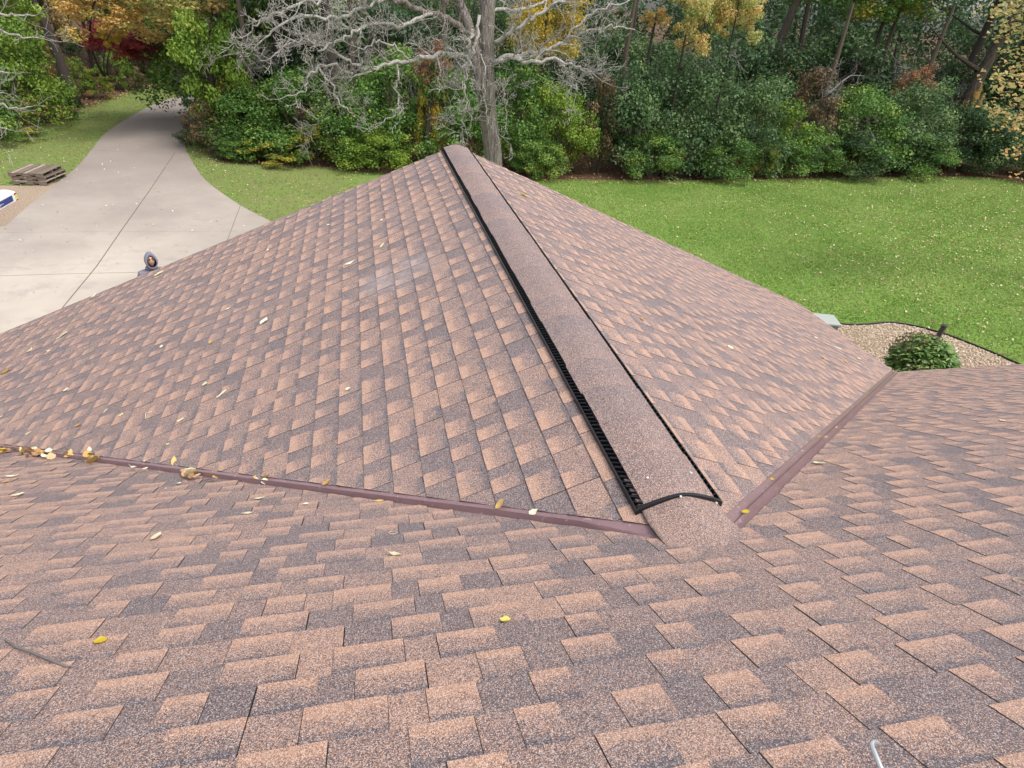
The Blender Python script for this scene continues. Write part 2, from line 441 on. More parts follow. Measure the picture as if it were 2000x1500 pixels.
for xx in (XL+OV, XR-OV): mb.add([(xx, YB-OV, wz1), (xx, yb2+OV, wz1), (xx, YR, zr-.25)], [(0, 1, 2)])
hpar(mb.build('wall', [M_WALL]))
mb = MB()
def soffit(pts): mb = MB(); mb.add(pts, [(0, 1, 2, 3)]); hpar(mb.build('soffit', [M_TRIM]))
zs = ZE-.21
soffit([(XL, YB, zs), (-W, YB, zs), (-W, YB-OV, zs), (XL, YB-OV, zs)]); soffit([(W, YB, zs), (XR, YB, zs), (XR, YB-OV, zs), (W, YB-OV, zs)])
soffit([(-W, YB-OV, zs), (-W+OV, YB-OV, zs), (-W+OV, Y1, zs), (-W, Y1, zs)]); soffit([(W, YB-OV, zs), (W-OV, YB-OV, zs), (W-OV, Y1, zs), (W, Y1, zs)])

# ------------------------------------------------------------------ ground
def poly_px(pts): return [tuple(gnd(*p)[:2]) for p in pts]
FOREST = poly_px([(-60, 268), (0, 262), (100, 240), (170, 210), (230, 188), (300, 168), (345, 158), (420, 150)])
FOREST = [(-60, 24), (-30, 27)]+FOREST[0:]
FRONT = poly_px([(400, 300), (430, 318), (520, 322), (600, 325), (700, 334), (800, 343), (900, 348), (1000, 351), (1100, 353), (1200, 355), (1350, 355), (1500, 352), (1650, 350), (1800, 348), (1900, 347), (1960, 351), (2000, 360)])
LEAFPOLY = FRONT+[(60, 26), (2000, 40), (2000, 3000), (FRONT[0][0]+6, 3000), (FRONT[0][0]+4, 50), (FRONT[0][0]+.6, 38)]
LEAFPOLY2 = FOREST+[(-4, 3000), (-2000, 3000), (-2000, 20)]
def sdist(P, poly):
    P = np.asarray(P); poly = np.asarray(poly); n = len(poly); d = np.full(len(P), 1e9); ins = np.zeros(len(P), bool)
    for i in range(n):
        a, b = poly[i], poly[(i+1) % n]; ab = b-a; t = np.clip(((P-a)@ab)/(ab@ab+1e-12), 0, 1)
        d = np.minimum(d, np.linalg.norm(P-(a+t[:, None]*ab), axis=1))
        c = ((a[1] > P[:, 1]) != (b[1] > P[:, 1])); x = a[0]+(P[:, 1]-a[1])*(b[0]-a[0])/((b[1]-a[1]) if abs(b[1]-a[1]) > 1e-9 else 1e-9)
        ins ^= c & (P[:, 0] < x)
    return np.where(ins, d, -d)
def height(P):
    d = sdist(P, LEAFPOLY2); d = np.clip(d-1.0, 0, None); return GZ+np.minimum(d*.23, 4.0)*(1-np.exp(-d*.6))
def hz(x, y): return float(height(np.array([[x, y]]))[0])
gx = np.concatenate([[-600, -300, -150, -90, -60], np.arange(-45, -6, .45), np.arange(-6, 45, .6), [50, 60, 90, 150, 300, 600]])
gy = np.concatenate([[-600, -200, -80, -40, -20, -10], np.arange(-4, 60, .5), [64, 70, 80, 95, 120, 200, 400, 700]])
XX, YY = np.meshgrid(gx, gy); P2 = np.stack([XX.ravel(), YY.ravel()], 1); Z = height(P2)
lit = np.maximum(sdist(P2, LEAFPOLY), sdist(P2, LEAFPOLY2)); nxg = len(gx)
faces = [(j*nxg+i, j*nxg+i+1, (j+1)*nxg+i+1, (j+1)*nxg+i) for j in range(len(gy)-1) for i in range(nxg-1)]
def mat_ground():
    t = NT('lawn_and_leaf_litter'); P = t.pos()
    mp = t.n('Mapping'); t.l(P, mp.inputs[0]); mp.inputs['Scale'].default_value = (1, 1, .2)
    a = t.noise(.35, 4, .6, P); b = t.noise(3.2, 4, .65, P); c = t.noise(28, 3, .7, P)
    g = t.ramp(a, [(.3, (.12, .215, .032)), (.5, (.18, .295, .052)), (.7, (.28, .345, .10))])
    g = t.mix(t.math('MULTIPLY_ADD', b, 2.2, -.75, clamp=True), g, (.17, .30, .055))
    g = t.mix(t.math('MULTIPLY_ADD', c, 2.4, -.95, clamp=True), g, (.055, .135, .018))
    dry = t.math('MULTIPLY_ADD', t.noise(.8, 5, .7, P), 5, -2.95, clamp=True); g = t.mix(t.math('MULTIPLY', dry, .45), g, (.30, .27, .12))
    sx = t.n('SeparateXYZ'); t.l(P, sx.inputs[0])
    lf = t.math('MULTIPLY_ADD', sx.outputs[0], -.35, .2, clamp=True)    # the turf on the drive's side is thin and drier
    g = t.mix(t.math('MULTIPLY', lf, t.math('MULTIPLY_ADD', t.noise(1.7, 4, .6, P), 1.6, -.25, clamp=True)), g, (.21, .20, .085))
    l = t.ramp(t.noise(22, 5, .75, P), [(.3, (.035, .02, .014)), (.5, (.10, .055, .035)), (.62, (.17, .10, .05)), (.75, (.27, .16, .08))])
    at = t.n('Attribute'); at.attribute_name = 'tone'; sp = t.n('SeparateColor'); t.l(at.outputs['Color'], sp.inputs[0])
    f = t.math('ADD', t.math('MULTIPLY_ADD', sp.outputs[0], 1.0, 0), t.math('MULTIPLY_ADD', t.noise(2.5, 4, .6, P), .8, -.4))
    f = t.math('MULTIPLY_ADD', f, 2.2, .5, clamp=True)
    t.color(t.mix(f, g, l)); t.rough(.9, .15); t.bump(t.noise(45, 3, .7, P), .6, .05); return t.m
g = mobj('ground', [(a, b, c) for (a, b), c in zip(P2, Z)], faces, [mat_ground()], smooth=True, col=[(max(-3, min(3, v)), 0, 0, 1) for v in lit])
tag(g, kind='structure')

def sheet(name, pts, z, mat, sub=None):
    bm = bmesh.new(); vs = [bm.verts.new((p[0], p[1], z)) for p in pts]; bm.faces.new(vs); bmesh.ops.triangulate(bm, faces=bm.faces[:])
    me = bpy.data.meshes.new(name); bm.to_mesh(me); bm.free(); me.materials.append(mat)
    if me.polygons and me.polygons[0].normal.z < 0: me.flip_normals()
    o = bpy.data.objects.new(name, me); COL.objects.link(o); return o
def smoothline(pts, n=8):
    out = []; P = [Vector((p[0], p[1])) for p in pts]; P = [P[0]]+P+[P[-1]]
    for i in range(1, len(P)-2):
        for k in range(n):
            t = k/n; a, b, c, d = P[i-1:i+3]
            out.append(tuple(.5*((2*b)+(c-a)*t+(2*a-5*b+4*c-d)*t*t+(3*b-a-3*c+d)*t**3)))
    out.append(tuple(P[-1])); return out
def mat_concrete():
    t = NT('weathered_concrete'); P = t.pos()
    c = t.ramp(t.noise(.28, 4, .6, P), [(.32, (.26, .215, .178)), (.5, (.36, .305, .252)), (.68, (.45, .39, .32))])
    c = t.mix(t.math('MULTIPLY_ADD', t.noise(1.3, 6, .75, P), 3.4, -1.75, clamp=True), c, (.25, .215, .20))
    mp = t.n('Mapping'); t.l(P, mp.inputs[0]); mp.inputs['Scale'].default_value = (.7, 5, 1); mp.inputs['Rotation'].default_value = (0, 0, .3)
    c = t.mix(t.math('MULTIPLY_ADD', t.noise(2, 5, .7, mp.outputs[0]), 4, -2.5, clamp=True), c, (.22, .185, .16))
    c = t.mix(t.math('MULTIPLY_ADD', t.noise(60, 2, .7, P), .7, -.15, clamp=True), c, (.55, .50, .46))
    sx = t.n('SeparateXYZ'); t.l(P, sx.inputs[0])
    # slab colour grows darker with distance toward the bend
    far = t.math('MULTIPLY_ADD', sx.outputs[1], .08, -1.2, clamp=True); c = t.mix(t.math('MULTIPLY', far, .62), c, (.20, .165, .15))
    t.color(c); t.rough(.85, .25); t.bump(t.noise(50, 3, .6, P), .15, .01); return t.m
dl = smoothline(poly_px([(640, 178), (480, 182), (400, 184), (345, 190), (300, 205), (250, 231), (205, 262), (180, 292), (155, 322), (120, 352), (60, 400), (12, 442)]))
dr = smoothline(poly_px([(527, 432), (470, 402), (420, 368), (395, 345), (375, 315), (363, 290), (362, 262), (378, 235), (398, 212), (440, 201), (500, 196), (640, 192)]))
a_ = dl[-1]; b_ = dr[0]
pts = dl+[(a_[0]-3.2, a_[1]-3.0), (-22, 9), (-22, -6), (-5.0, -6), (-5.0, YB-.5), (-4.99, Y1-.46), (b_[0]+1.3, Y1-.46), (b_[0]+1.6, b_[1]-4)]+dr
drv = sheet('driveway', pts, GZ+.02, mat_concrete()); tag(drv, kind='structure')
M_JOINT = mat_simple('joint_dirt', (.13, .105, .085), .9)
mb = MB()
def jline(pp, wd=.018):
    P = [Vector((*p, GZ+.0245)) for p in poly_px(pp)]
    for a, b in zip(P[:-1], P[1:]):
        d = (b-a).normalized(); n = Vector((-d.y, d.x, 0))*wd/2; mb.add([a-n, b-n, b+n, a+n], [(0, 1, 2, 3)])
jline([(342, 299), (290, 377), (237, 452), (189, 522), (125, 600), (60, 680)], .022)
jline([(470, 402), (446, 466), (430, 520)], .014)
jline([(170, 294), (250, 297), (363, 299)], .010); jline([(-20, 456), (200, 454), (462, 453)], .006); jline([(-20, 541), (150, 536), (340, 532)], .009)
o = mb.build('driveway_joint', [M_JOINT]); tag(o, kind='structure')
M_PEA = NT('tan_pea_gravel'); P = M_PEA.pos()
c = M_PEA.ramp(M_PEA.noise(26, 3, .8, P), [(.3, (.16, .11, .075)), (.5, (.33, .25, .18)), (.7, (.50, .40, .31))]); M_PEA.color(c); M_PEA.rough(.9, .2); M_PEA.bump(M_PEA.noise(30, 3, .7, P), .6, .03)
gp = poly_px([(-80, 364), (0, 363), (60, 364), (112, 357), (122, 352), (90, 378), (60, 402), (12, 444), (-60, 500)])
tag(sheet('gravel_strip', gp, GZ+.012, M_PEA.m), kind='structure')

# ------------------------------------------------------------------ bed with stones
bed_edge = smoothline(poly_px([(1600, 628), (1655, 636), (1700, 635), (1740, 632), (1790, 640), (1850, 657), (1920, 684), (1995, 716), (2060, 740)]), 6)
bed = bed_edge+[(XR-.5, YB-.5), (W-.4, YB-.5), (W-.4, Y1)]
M_BED = mat_simple('bed_soil_and_fines', (.30, .22, .15), .9, .4, 30)
tag(sheet('gravel_bed', bed, GZ+.015, M_BED), kind='structure')
def mat_stone():
    t = NT('buff_river_stone'); at = t.n('Attribute'); at.attribute_name = 'tone'; sp = t.n('SeparateColor'); t.l(at.outputs['Color'], sp.inputs[0])
    c = t.ramp(sp.outputs[0], [(0, (.36, .26, .17)), (.3, (.54, .42, .30)), (.7, (.66, .54, .41)), (1, (.74, .66, .55))]); t.color(c); t.rough(.8, .3); return t.m
rs = np.random.RandomState(3); bx = np.array(bed); lo, hi = bx.min(0), bx.max(0)
pp = rs.uniform(lo, hi, (110000, 2)); pp = pp[sdist(pp, bed) > .04]; pp = pp[(pp[:, 1] < 12.5)][:30000]
octv = np.array([(1, 0, 0), (0, 1, 0), (-1, 0, 0), (0, -1, 0), (0, 0, 1), (0, 0, -1)], float); octf = np.array([(0, 1, 4), (1, 2, 4), (2, 3, 4), (3, 0, 4), (1, 0, 5), (2, 1, 5), (3, 2, 5), (0, 3, 5)])
n = len(pp); sc = rs.uniform(.011, .024, (n, 1, 1))*np.stack([rs.uniform(.8, 1.5, n), rs.uniform(.8, 1.2, n), rs.uniform(.6, .9, n)], 1)[:, None, :]
vv = octv[None]*sc+rs.normal(0, .003, (n, 6, 3)); an = rs.uniform(0, 6.28, n); ca, sa = np.cos(an)[:, None], np.sin(an)[:, None]
vv = np.stack([vv[..., 0]*ca-vv[..., 1]*sa, vv[..., 0]*sa+vv[..., 1]*ca, vv[..., 2]], -1)
vv += np.stack([pp[:, 0], pp[:, 1], GZ+.02+rs.uniform(0, .02, n)], 1)[:, None, :]
def npmesh(name, V, F, mats, col=None, parent=None, smooth=False):
    me = bpy.data.meshes.new(name); V = np.ascontiguousarray(V.reshape(-1, 3), dtype=np.float32); F = np.ascontiguousarray(F, dtype=np.int32)
    me.vertices.add(len(V)); me.vertices.foreach_set('co', V.ravel()); k = F.shape[1]
    me.loops.add(F.size); me.loops.foreach_set('vertex_index', F.ravel()); me.polygons.add(len(F))
    me.polygons.foreach_set('loop_start', np.arange(0, F.size, k, dtype=np.int32)); me.polygons.foreach_set('loop_total', np.full(len(F), k, dtype=np.int32))
    if smooth: me.polygons.foreach_set('use_smooth', np.ones(len(F), bool))
    for m in mats: me.materials.append(m)
    me.update(calc_edges=True)
    if col is not None:
        a = me.color_attributes.new('tone', 'FLOAT_COLOR', 'POINT'); a.data.foreach_set('color', np.ascontiguousarray(col, dtype=np.float32).ravel())
    return me
def link(name, me, parent=None):
    o = bpy.data.objects.new(name, me); COL.objects.link(o)
    if parent: o.parent = parent
    return o
cc = np.repeat(np.stack([rs.rand(n), rs.rand(n), rs.rand(n), np.ones(n)], 1), 6, 0)
st = link('gravel_stones', npmesh('gravel_stones', vv, (octf[None]+np.arange(n)[:, None, None]*6).reshape(-1, 3), [mat_stone()], cc))
tag(st, 'buff river stones covering the bed beside the house', 'gravel', kind='stuff')
mb = MB(); mb.tube([(p[0], p[1], GZ+.05) for p in bed_edge], .014, 6)
for a, b in zip(bed_edge[:-1], bed_edge[1:]): beam((a[0], a[1], GZ+.02), (b[0], b[1], GZ+.02), .05, .006, 0, mb)
tag(mb.build('landscape_edging', [mat_simple('black_edging', (.02, .019, .018), .5)]), 'black plastic edging strip curving between the stone bed and lawn', 'edging')

# ------------------------------------------------------------------ foliage
def mat_leaf(name, stops, trans=.3, gl=.35):
    t = NT(name); at = t.n('Attribute'); at.attribute_name = 'tone'; sp = t.n('SeparateColor'); t.l(at.outputs['Color'], sp.inputs[0])
    oi = t.n('ObjectInfo')
    f = t.math('ADD', t.math('MULTIPLY', sp.outputs[0], .45), t.math('MULTIPLY', sp.outputs[1], .55))
    f = t.math('ADD', f, t.math('MULTIPLY_ADD', oi.outputs['Random'], .16, -.08))
    c = t.ramp(f, stops); t.color(c); t.rough(.55, gl)
    tr = t.n('BsdfTranslucent'); t.l(c, tr.inputs[0]); mx = t.n('MixShader'); mx.inputs[0].default_value = trans
    t.l(t.b.outputs[0], mx.inputs[1]); t.l(tr.outputs[0], mx.inputs[2]); t.l(mx.outputs[0], t.out.inputs[0]); return t.m
LM = dict(
 green=mat_leaf('leaf_green', [(.1, (.052, .115, .026)), (.4, (.10, .205, .042)), (.7, (.175, .305, .058)), (.9, (.32, .40, .08)), (1, (.50, .46, .09))]),
 dark=mat_leaf('leaf_blue_green', [(.1, (.044, .090, .036)), (.4, (.088, .162, .060)), (.75, (.155, .245, .09)), (1, (.28, .34, .11))]),
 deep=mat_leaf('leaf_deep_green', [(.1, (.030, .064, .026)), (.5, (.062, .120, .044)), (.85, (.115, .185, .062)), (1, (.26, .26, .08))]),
 ygreen=mat_leaf('leaf_yellow_green', [(.1, (.075, .145, .02)), (.4, (.15, .25, .032)), (.75, (.23, .35, .045)), (1, (.44, .44, .07))]),
 yellow=mat_leaf('leaf_yellow', [(.1, (.26, .22, .03)), (.5, (.52, .38, .05)), (.8, (.66, .46, .07)), (1, (.72, .58, .18))], .35),
 orange=mat_leaf('leaf_orange', [(.1, (.20, .22, .07)), (.35, (.50, .37, .10)), (.65, (.62, .36, .11)), (1, (.72, .54, .24))], .35),
 tan=mat_leaf('leaf_tan', [(.1, (.13, .17, .055)), (.4, (.32, .24, .09)), (.7, (.50, .32, .14)), (1, (.60, .46, .28))], .3),
 red=mat_leaf('leaf_red', [(.1, (.10, .018, .022)), (.5, (.27, .035, .045)), (.8, (.42, .07, .07)), (1, (.50, .16, .10))], .3),
 brown=mat_leaf('leaf_brown', [(.1, (.06, .045, .025)), (.5, (.15, .10, .05)), (.8, (.26, .17, .085)), (1, (.20, .22, .06))], .2),
 russet=mat_leaf('leaf_russet', [(.1, (.11, .07, .04)), (.5, (.30, .14, .07)), (.8, (.42, .20, .10)), (1, (.24, .22, .08))], .25),
 mixed=mat_leaf('leaf_green_turning', [(.1, (.05, .115, .022)), (.4, (.10, .20, .03)), (.58, (.20, .27, .04)), (.76, (.48, .40, .05)), (1, (.62, .40, .09))], .3),
 pinkish=mat_leaf('leaf_maple_turning', [(.1, (.22, .25, .09)), (.4, (.48, .38, .14)), (.62, (.62, .36, .15)), (1, (.62, .30, .20))], .4),
 pale=mat_leaf('leaf_pale_turning', [(.1, (.22, .30, .09)), (.4, (.46, .47, .15)), (.65, (.64, .50, .17)), (.85, (.66, .38, .15)), (1, (.70, .58, .34))], .4),
 rhodo=mat_leaf('leaf_rhododendron', [(.1, (.06, .13, .03)), (.5, (.14, .26, .06)), (.85, (.28, .40, .10)), (1, (.42, .48, .16))], .15, .6),
)
def leaves(C, Nn, L, Wd, rs, col, fold=.18):
    n = len(C); Nn = Nn/np.linalg.norm(Nn, axis=1, keepdims=True)
    t = rs.normal(0, 1, (n, 3)); t -= (t*Nn).sum(1, keepdims=True)*Nn; t /= np.linalg.norm(t, axis=1, keepdims=True)
    b = np.cross(Nn, t); L = L[:, None]; Wd = Wd[:, None]
    v = np.stack([C-t*L*.5, C+b*Wd*.5+Nn*L*fold*.5-t*L*.05, C+t*L*.5-Nn*L*fold, C-b*Wd*.5+Nn*L*fold*.5-t*L*.05], 1)
    F = np.arange(n*4).reshape(n, 4); return v.reshape(-1, 3), F, np.repeat(col, 4, 0)
def crown(seed, n, rx, ry, rz, leaf=.11, clumps=60, cr=.32, shape='round', gap=.0):
    rs = np.random.RandomState(seed)
    d = rs.normal(0, 1, (clumps, 3)); d /= np.linalg.norm(d, axis=1, keepdims=True)
    r = rs.uniform(.25, 1, clumps)**.45
    if shape == 'shrub': d[:, 2] = np.where(d[:, 2] < -.75, -d[:, 2], d[:, 2])
    lump = 1+.16*np.sin(3*d[:, 0]+seed)+.13*np.sin(4*d[:, 1]+2*seed)+rs.uniform(-.12, .12, clumps)
    ctr = d*(r*lump)[:, None]*.86; sz = rs.uniform(.6, 1.25, clumps)*cr
    if shape == 'shrub':          # fuller toward the foot than an ellipsoid
        k = np.clip(1+.35*(-ctr[:, 2]), 1, 1.35); ctr[:, 0] *= k; ctr[:, 1] *= k
    wgt = sz**2/np.sum(sz**2); ci = rs.choice(clumps, n, p=wgt)
    q = rs.normal(0, 1, (n, 3)); q /= np.linalg.norm(q, axis=1, keepdims=True); q *= (rs.uniform(0, 1, n)**.5*sz[ci])[:, None]; q[:, 2] *= .75
    P = ctr[ci]+q
    if gap:
        keep = np.sin(P[:, 0]*6+seed)+np.sin(P[:, 1]*5.3+seed*2)+np.sin(P[:, 2]*7+seed*3) > -3+gap*3; P = P[keep]; ci = ci[keep]; q = q[keep]
    P *= np.array([rx, ry, rz]); P[:, 2] += rz*(.80 if shape == 'shrub' else 1)
    keep = P[:, 2] > .03; P = P[keep]; ci = ci[keep]; q = q[keep]; n = len(P)
    N = q/np.linalg.norm(q, axis=1, keepdims=True)*.55+rs.normal(0, .45, (n, 3))+np.array([0, 0, .55])
    ct = rs.rand(clumps)[ci]; L = leaf*rs.uniform(.5, 1.6, n)
    col = np.stack([rs.rand(n), ct, rs.rand(n), np.ones(n)], 1)
    return leaves(P, N, L, L*rs.uniform(.5, .75, n), rs, col)
CROWN = {}
def crown_me(key, *a, **k):
    V, F, C = crown(*a, **k); CROWN[key] = npmesh(key, V, F, [None], C); return CROWN[key]
for i in range(5): crown_me('shrub%d' % i, 10+i, 15000, 1, 1, 1, leaf=.105/2.4, clumps=75+10*i, cr=.27, shape='shrub')
for i in range(3): crown_me('loose%d' % i, 30+i, 6500, 1, 1, 1, leaf=.125/2.4, clumps=60, cr=.20, gap=.35, shape='shrub')
for i in range(3): crown_me('airy%d' % i, 70+i, 9000, 1, 1, 1, leaf=.17/3.2, clumps=46, cr=.23, gap=.30)
for i in range(3): crown_me('tall%d' % i, 50+i, 15000, 1, 1, 1, leaf=.17/4, clumps=85, cr=.24)
M_BARK = NT('grey_brown_bark'); oc = M_BARK.objc(); mp = M_BARK.n('Mapping'); M_BARK.l(oc, mp.inputs[0]); mp.inputs['Scale'].default_value = (9, 9, 1.3)
f = M_BARK.noise(2.2, 6, .7, mp.outputs[0], .6); M_BARK.color(M_BARK.ramp(f, [(.3, (.028, .021, .017)), (.55, (.085, .066, .052)), (.75, (.16, .13, .105))])); M_BARK.rough(.9, .15); M_BARK.bump(f, .8, .06); M_BARK = M_BARK.m
M_BARKD = mat_simple('dark_bark', (.045, .034, .028), .9, .45, 14, bump=.6)
M_TWIG = mat_simple('shrub_stem', (.10, .075, .055), .85, .4, 20)
def stems_me(seed):
    rg = random.Random(seed); mb = MB()
    for i in range(9):
        a = rg.uniform(0, 6.28); r = rg.uniform(.02, .12); l = rg.uniform(.5, .9); p = [Vector((math.cos(a)*r, math.sin(a)*r, 0))]
        d = Vector((math.cos(a)*.45, math.sin(a)*.45, 1.6)); 
        for k in range(5):
            p.append(p[-1]+d*l*.25); d += Vector((rg.uniform(-.35, .35), rg.uniform(-.35, .35), rg.uniform(-.1, .1)))
        mb.tube(p, [.016, .014, .011, .009, .006, .003], 5)
        for q in range(2):
            s = p[2+q]; e2 = s+Vector((rg.uniform(-.4, .4), rg.uniform(-.4, .4), rg.uniform(.2, .45))); mb.tube([s, (s+e2)/2+Vector((0, 0, .04)), e2], [.008, .006, .003], 4)
    o = mb.build('stems', [M_TWIG]); me = o.data; bpy.data.objects.remove(o); return me
STEMS = [stems_me(i) for i in range(3)]
_k = [0]
def shrub(px, py, hgt, wid, mat, label, cat='shrub', name='shrub', tmpl=None, group=None, back=0., loc=None, dep=None, yaw=None):
    """px,py: foot of the plant seen on the ground; back pushes it away from the camera"""
    _k[0] += 1; k = _k[0]
    if loc is None:
        p = gnd(px, py); d = np.array([p[0]-CAM[0], p[1]-CAM[1]]); d /= np.linalg.norm(d); p = p[:2]+d*back
    else: p = np.array(loc)
    z = hz(p[0], p[1]); e = empty(name, (p[0], p[1], z-.02), (k*1.7) if yaw is None else yaw)
    me = CROWN[tmpl or 'shrub%d' % (k % 5)]
    s = link('stems', STEMS[k % 3], e); s.scale = (wid/2, wid/2, hgt/2)
    c = link('foliage', me, e); c.scale = (wid/2*1.0, (dep or wid)/2, hgt/2*1.0)
    c.material_slots[0].link = 'OBJECT'; c.material_slots[0].material = LM[mat]
    tag(e, label, cat, group); return e

def tree(base, lean, hgt, rad, cr_z, cr_r, cr_h, mat, label, tmpl='tall0', name='tree', bark=None, group=None, limbs=5, fork=None, seed=0):
    rg = random.Random(seed+int(base[0]*10)); e = empty(name, (base[0], base[1], hz(base[0], base[1])-.05)); mb = MB()
    n = 9; P = []; Rr = []
    for i in range(n+1):
        t = i/n; w_ = .12*math.sin(t*5+seed); P.append(Vector((lean[0]*t*t*.35+lean[0]*t*.65+w_*.6, lean[1]*t+w_*.4, hgt*t))); Rr.append(rad*(1-.72*t)*(1+.35*math.exp(-t*14)))
    mb.tube(P, Rr, 12)
    for i in range(limbs):
        t = rg.uniform(.35, .95); k = int(t*n); s = P[k]; a = rg.uniform(0, 6.28); l = cr_r*rg.uniform(.6, 1.05)
        pts = [s]; d = Vector((math.cos(a), math.sin(a), rg.uniform(.15, .7)))
        for q in range(5): pts.append(pts[-1]+d*l/5); d += Vector((rg.uniform(-.25, .25), rg.uniform(-.25, .25), rg.uniform(-.1, .2)))
        r0 = Rr[k]*.5; mb.tube(pts, [r0, r0*.8, r0*.62, r0*.45, r0*.3, r0*.12], 6)
    if fork:
        for f in fork:
            mb.tube([P[f[0]]]+[P[f[0]]+Vector(q) for q in f[1]], [Rr[f[0]]*.75*(1-.15*i) for i in range(len(f[1])+1)], 8)
    mb.build('trunk', [bark or M_BARK], e, smooth=True)
    if mat:
        c = link('crown', CROWN[tmpl], e); c.location = (lean[0]*.9, lean[1]*.9, cr_z); c.scale = (cr_r, cr_r, cr_h/2); c.rotation_euler[2] = rg.uniform(0, 6)
        c.material_slots[0].link = 'OBJECT'; c.material_slots[0].material = LM[mat]
    tag(e, label, 'tree', group); return e

# --- front shrubs along the lawn, left to right
G1 = 'shrubs along the edge of the lawn'
shrub(378, 285, 1.1, 1.7, 'deep', 'low dark evergreen bush at the inside bend of the driveway', tmpl='loose0', dep=1.5)
shrub(420, 308, 2.6, 2.2, 'brown', 'thin brown shrub with withered leaves beside the driveway bend', tmpl='loose1', back=.6)
shrub(450, 300, 5.4, 2.8, 'mixed', 'tall straggly shrub turning orange just right of the driveway bend', tmpl='loose2', back=1.6)
shrub(500, 318, 3.0, 4.2, 'green', 'rounded green shrub behind the left end of the lawn patch', back=1.6)
shrub(465, 318, 1.2, 1.8, 'green', 'small bright green shrub lowest at the left corner of the lawn patch', back=.5, tmpl='shrub1')
shrub(535, 322, 1.2, 3.2, 'mixed', 'low yellow-tipped shrub on the edge of the lawn patch, left of the dark trunk', back=.4, tmpl='loose0')
shrub(590, 325, 4.2, 4.4, 'green', 'full green shrub left of the slim dark trunk', back=2.0)
shrub(615, 328, 1.7, 2.4, 'mixed', 'small yellow-flecked shrub at the foot of the green hedge, beside the slim trunk', back=.7, tmpl='loose2')
shrub(700, 334, 3.4, 4.2, 'green', 'green shrub just right of the slim dark trunk', back=1.8)
shrub(760, 340, 4.8, 4.4, 'green', 'mid green shrub under the hanging dead limb', back=2.2)
shrub(745, 342, 1.9, 3.0, 'ygreen', 'low yellowish green shrub on the lawn edge left of the roof peak', back=.8)
shrub(838, 346, 5.2, 1.5, 'yellow', 'narrow yellow shrub standing between green shrubs left of the dead tree', tmpl='loose1', back=1.6)
shrub(885, 348, 4.3, 3.8, 'green', 'leafy green shrub directly behind the roof peak', back=1.8)
shrub(1010, 350, 4.6, 4.2, 'green', 'bright green shrub just right of the dead tree trunk', back=1.8)
shrub(1095, 353, 3.9, 3.2, 'ygreen', 'yellow-green shrub right of the dead tree beside the brown gap', back=1.2)
shrub(1035, 352, 2.2, 2.6, 'green', 'smaller green shrub low behind the right roof slope', back=.7)
shrub(1160, 354, 4.2, 2.2, 'brown', 'thin brown-leaved shrub between the yellow-green and blue-green shrubs', tmpl='loose2', back=1.6)
shrub(1225, 355, 5.0, 4.6, 'dark', 'large blue-green shrub, leftmost of the dark ones on the right lawn', back=2.0)
shrub(1330, 356, 5.3, 5.0, 'dark', 'large bushy blue-green shrub, widest on the right lawn', back=2.2)
shrub(1425, 354, 4.6, 4.0, 'dark', 'blue-green shrub left of the yellow-green sprig', back=1.7)
shrub(1270, 356, 2.4, 3.2, 'green', 'low green shrub in front of the large blue-green ones', back=.9)
shrub(1400, 356, 2.3, 3.2, 'green', 'low green shrub at the foot of the widest blue-green shrub', back=.9)
shrub(1478, 352, 2.0, 1.6, 'mixed', 'small shrub with yellow leaves in the gap right of the blue-green shrubs', tmpl='loose0', back=.6)
shrub(1512, 352, 4.0, 3.4, 'ygreen', 'yellow-green shrub reaching out of the gap in the hedge', tmpl='loose1', back=1.6)
shrub(1545, 352, 4.9, 3.6, 'brown', 'bare brownish shrub rising behind the yellow-green sprig', tmpl='loose2', back=3.2)
shrub(1560, 351, 2.6, 3.4, 'green', 'bright low shrub right of the gap in the hedge', back=1.0)
shrub(1650, 350, 4.7, 4.8, 'green', 'broad mid green shrub, middle of the right hedge', back=2.0)
shrub(1655, 351, 2.2, 3.8, 'deep', 'dark low shrub at the foot of the broad mid green one', back=.9)
shrub(1750, 349, 4.6, 4.6, 'dark', 'drooping dark green shrub below the russet bush', back=1.8)
shrub(1790, 350, 2.3, 3.6, 'green', 'low green shrub overhanging the lawn left of the dark corner', back=.9)
shrub(1855, 348, 4.2, 4.4, 'deep', 'dark green shrub under the ivy-clad leaning trunk', back=1.8)
shrub(1940, 349, 3.9, 4.4, 'deep', 'darkest shrub in the right corner of the lawn', back=1.6)
shrub(2030, 356, 3.6, 4.0, 'deep', 'dark shrub cut by the right edge behind the maple branch', back=1.5)
